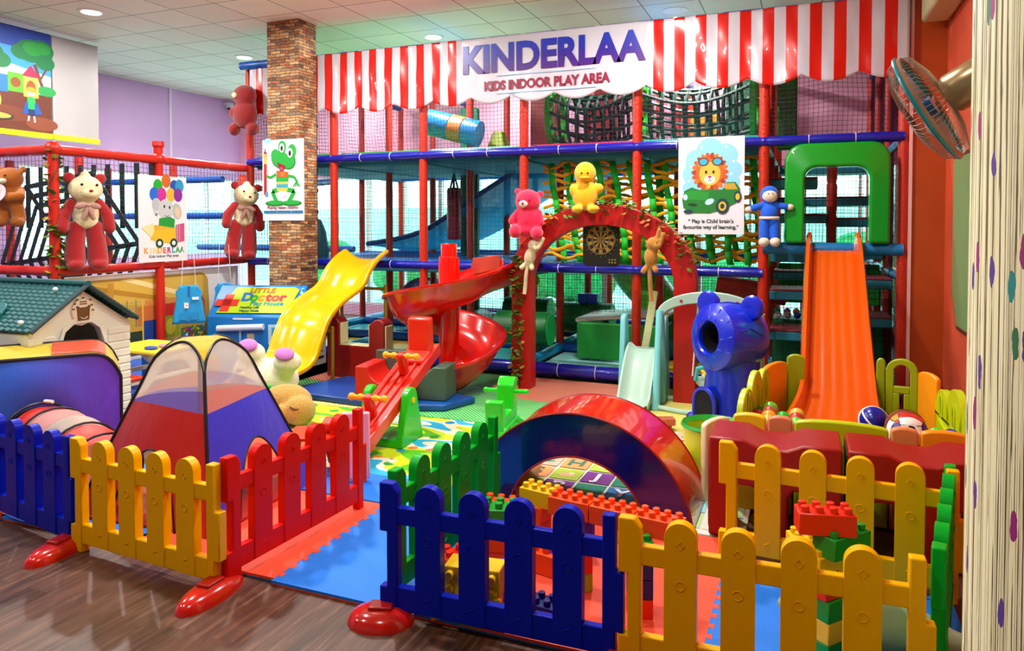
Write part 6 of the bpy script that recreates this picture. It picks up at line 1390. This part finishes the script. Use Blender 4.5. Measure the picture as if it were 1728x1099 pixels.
blob('body', o, [('e', (.1, .05, .12), (.24, .24, .2)), ('e', (-.12, .0, .22), (.11, .12, .12)), ('t', [(.02, 0, .22), (-.05, -.02, .36)], [.1, .1]), ('t', [(.22, -.02, .18), (.3, -.08, .3)], [.1, .1]), ('e', (-.18, .1, .12), (.14, .13, .12)), ('e', (.02, -.2, .06), (.1, .1, .08))], plush('#ece4c4'), .014)
for x, y, z in ((-.05, -.04, .40), (.32, -.10, .34)):
    blob('foot', o, [('e', (x, y, z-.02), (.125, .11, .095))], plush('#ece4c4'), .012)
    q = MB(); q.x = frame((x, y-.03, z+.01), 38, 8, 0); q.ell((0, 0, .065), (.088, .07, .035)); q.build('pink_sole', plush('#c070c0'), o)
MB().ell((-.12, -.13, .24), (.028, .02, .016)).build('nose', mat('#602078', .5), o); MB().ell((-.1, -.11, .2), (.045, .04, .03)).build('muzzle', plush('#f0e4a8'), o)
o = thing('beige_plush', 'curly beige plush animal slumped on the printed mat left of the seesaw', 'soft toy', (-3.93, 4.78, .014), R(20))
BGE = mat('#c8a868', .95, bump=1, bscale=90, var=.2, sheen=.3)
blob('body', o, [('e', (-.0, .05, .17), (.21, .15, .15)), ('e', (-.14, -.02, .1), (.09, .1, .1)), ('e', (.14, -.06, .13), (.13, .12, .12)), ('e', (.0, -.06, .06), (.07, .07, .06)), ('e', (.02, -.12, .1), (.06, .06, .09)), ('e', (-.12, -.1, .045), (.06, .07, .045))], BGE, .012)
MB().tube([(.1, -.17, .185), (.13, -.178, .17), (.17, -.165, .165)], .006, 6).build('stitched_eye', mat('#5c4020', .7), o)

# ================================================================ DARTBOARD AND FAN
db = thing('dartboard', 'black dartboard mat with rings and numbers dots hanging inside the red arch', 'dartboard', (-2.03, 6.882, 1.235)); db.scale = (.96, 1, .96)
MB().prism([(.03, 0), (.35, 0), (.38, .03), (.38, .51), (.35, .54), (.03, .54), (0, .51), (0, .03)], 0, .015, 'y').build('mat', mat('#14100e', .6), db, bevel=.002)
MB().tube([(0, .0, .545), (.38, 0, .545)], .008, 8).build('hanging_rod', mat('#4c5c38', .5), db)
a = Art(); cx, cz = .19, .27
for k in range(20):
    a0 = k*18-9
    for r0, r1, cc in ((.02, .085, ('#100c0a', '#b89858')[k % 2]), (.085, .097, ('#b84028', '#3c7c30')[k % 2]), (.097, .138, ('#100c0a', '#b89858')[k % 2]), (.138, .150, ('#b84028', '#3c7c30')[k % 2])):
        a.poly([(cx+r_*math.cos(R(t_)), cz+r_*math.sin(R(t_))) for r_, t_ in ((r0, a0), (r1, a0), (r1, a0+9), (r1, a0+18), (r0, a0+18))], cc)
    a.disc(cx+.168*math.cos(R(a0+9)), cz+.168*math.sin(R(a0+9)), .006, '#5c9c40', n=8)
a.disc(cx, cz, .018, '#3c7c30'); a.disc(cx, cz, .009, '#b84028')
a.rect(.26, .03, .36, .085, '#2c2c14')
for x in (.28, .31, .34):
    for z in (.043, .072): a.disc(x, z, .006, '#d0c868', n=8)
for r_ in (.085, .097, .138, .150): a.line([(cx+r_*math.cos(R(t_)), cz+r_*math.sin(R(t_))) for t_ in range(0, 361, 10)], .0018, '#8c8c50')
a.build('printed_rings', db)
fn_ = thing('wall_fan', 'wall fan with a wire guard and bronze motor mounted on the papered column', 'fan', (.335, 2.52, 2.0))
# axis from the guard towards the column; the guard faces left and slightly up
ax = Vector((.62, -.22, .36)).normalized(); fm = ax.to_track_quat('Z', 'Y').to_matrix().to_4x4()
WIRE = mat('#a89080', .35, metal=.5); q = MB(); q.x = fm
RR = .175
for k in range(64):
    a_ = 2*PI*k/64; c_, s_ = math.cos(a_), math.sin(a_)
    q.tube([(.035*c_, .035*s_, -.055), (.11*c_, .11*s_, -.05), (.16*c_, .16*s_, -.03), (RR*c_, RR*s_, .0), (.16*c_, .16*s_, .035), (.10*c_, .10*s_, .055), (.04*c_, .04*s_, .06)], .0009, 4, cap=False)
q.build('wire_guard', WIRE, fn_)
q = MB(); q.x = fm; q.tube([(RR*math.cos(2*PI*k/48), RR*math.sin(2*PI*k/48), 0) for k in range(48)], .0065, 8, closed=True)
q.build('guard_ring', mat('#2c8c98', .25), fn_)
q = MB(); q.x = fm; q.lathe([(.171, .016), (.174, .010), (RR, .004)], n=48); q.lathe([(.001, -.062), (.034, -.06), (.036, -.052)], n=24); q.build('rear_rim', mat('#a87c60', .4, metal=.3), fn_)
for k in range(3):
    q = MB(); q.x = fm @ rotm(0, 0, 120*k); q.grid(lambda u, v: Vector(((.035+.115*u)*math.cos(.9*(v-.5)*(1.1-.2*u)), (.035+.115*u)*math.sin(.9*(v-.5)*(1.1-.2*u)), .018*(v-.5)*2)), 8, 8)
    q.build('blade', mat('#b8a0a0', .2, trans=.0, alpha=.75), fn_, solid=.002)
q = MB(); q.x = fm; q.cyl((0, 0, -.02), (0, 0, .02), .03); q.build('hub', mat('#2868a0', .3), fn_)
q = MB(); q.x = fm; q.lathe([(.001, .05), (.048, .055), (.06, .075), (.062, .19), (.05, .215), (.001, .22)], n=32); q.build('motor_housing', mat('#a89068', .28, metal=.6), fn_)
pm = fm @ Vector((0, 0, .16)); MB().tube([pm, pm+Vector((.02, .0, -.06)), pm+Vector((.10, -.08, -.05))], .02, 10).build('neck', mat('#8c6c4c', .35, metal=.4), fn_)
wl = pm+Vector((.12, -.08, -.02)); MB().tube([wl+Vector((0, 0, -.09)), wl+Vector((0, 0, .12))], .03, 12).build('wall_bracket', mat('#a89068', .35, metal=.4), fn_)
# a hanging tin column toy near the toddler slide: pale strip and hourglass
o = MB().box((0, 0, .5), (.075, .02, 1.0)).build('leaning_board', mat('#d8d8a0', .5, bump=.4, bscale=60), loc=(-1.50, 6.98, .02), rot=(0, R(9), 0), bevel=.01); tag(o, 'pale speckled narrow board leaning behind the toddler slide', 'board')

o = thing('blue_tub', 'small blue plastic tub standing on the green foam roller behind the arch', 'tub', (-2.63, 9.2, .62)); MB().bb(-.13, .13, -.08, .08, 0, .12).build('tub', mat('#2850d8', .35), o, bevel=.01)

# ================================================================ SUB-PARTS: hang small pieces under the part that carries them
def base(o): return o.name.split('.')[0]
def nest(thing_name, pairs):
    for t_ in [o for o in COL.objects if o.parent is None and base(o) == thing_name]:
        for kid, par in pairs:
            ps = [c for c in t_.children if base(c) == par]; ks = [c for c in t_.children if base(c) == kid]
            if not ps: continue
            for i, k_ in enumerate(ks): k_.parent = ps[min(i, len(ps)-1) if len(ps) > 1 else 0]
nest('bear_crawl_tunnel', [('ear', 'head'), ('mouth_shade', 'head'), ('moulded_ridges', 'head'), ('door_rim', 'body'), ('doorway_shade', 'body')])
for p_ in ('lion_poster', 'frog_poster', 'elephant_poster', 'playground_mural'): nest(p_, [('printed_picture', 'sheet'), ('lettering', 'sheet')])
nest('striped_banner', [('big_lettering', 'banner_sheet'), ('small_lettering', 'banner_sheet'), ('thin_blue_lines', 'banner_sheet')])
nest('play_house', [('brown_badge_print', 'round_badge'), ('smile', 'round_badge'), ('roof_knobs', 'roof_slope'), ('dormer_panel', 'roof_slope'), ('clapboards', 'gable_wall'), ('door_frame', 'gable_wall')])
nest('seesaw', [('hand_grip', 'handle_post')])
for p_ in ('suit_bear', 'teddy_bear', 'pink_bear', 'yellow_duck', 'plush_monkey', 'blue_doll', 'white_plush', 'beige_plush', 'red_plush'):
    for b_ in ('body', 'cream_body', 'blue_body'): nest(p_, [(k_, b_) for k_ in ('eye', 'nose', 'muzzle', 'beak', 'spotted_bow', 'tail', 'stitched_eye', 'belt', 'cream_button')])
nest('white_plush', [('pink_sole', 'foot')])
nest('doctor_play_house', [('red_cross', 'green_sign'), ('lettering', 'green_sign'), ('pale_print', 'green_sign'), ('window_pane', 'window_print')])
nest('dartboard', [('printed_rings', 'mat')]); nest('ceiling_downlight', [('diffuser', 'rim')]); nest('wall_fan', [('blade', 'hub'), ('guard_ring', 'wire_guard'), ('rear_rim', 'wire_guard')])
nest('toy_brick', [('studs', 'body')]); nest('picture_board', [('printed_picture', 'board')]); nest('lettered_ball', [('white_patch', 'skin'), ('letter', 'skin')]); nest('alphabet_mat', [('printed_squares', 'base'), ('letter', 'base')])
nest('play_apron', [(k_, 'cloth') for k_ in ('white_badge', 'badge_print', 'collar', 'name_strip', 'pocket')]); nest('ball_pit_fence', [('moulded_lines', 'panel')])
nest('popup_tent', [('door_piping', 'lower_panel')]); nest('play_hut', [('roof_patch', 'roof_panel'), ('door_rim', 'front_panel')])
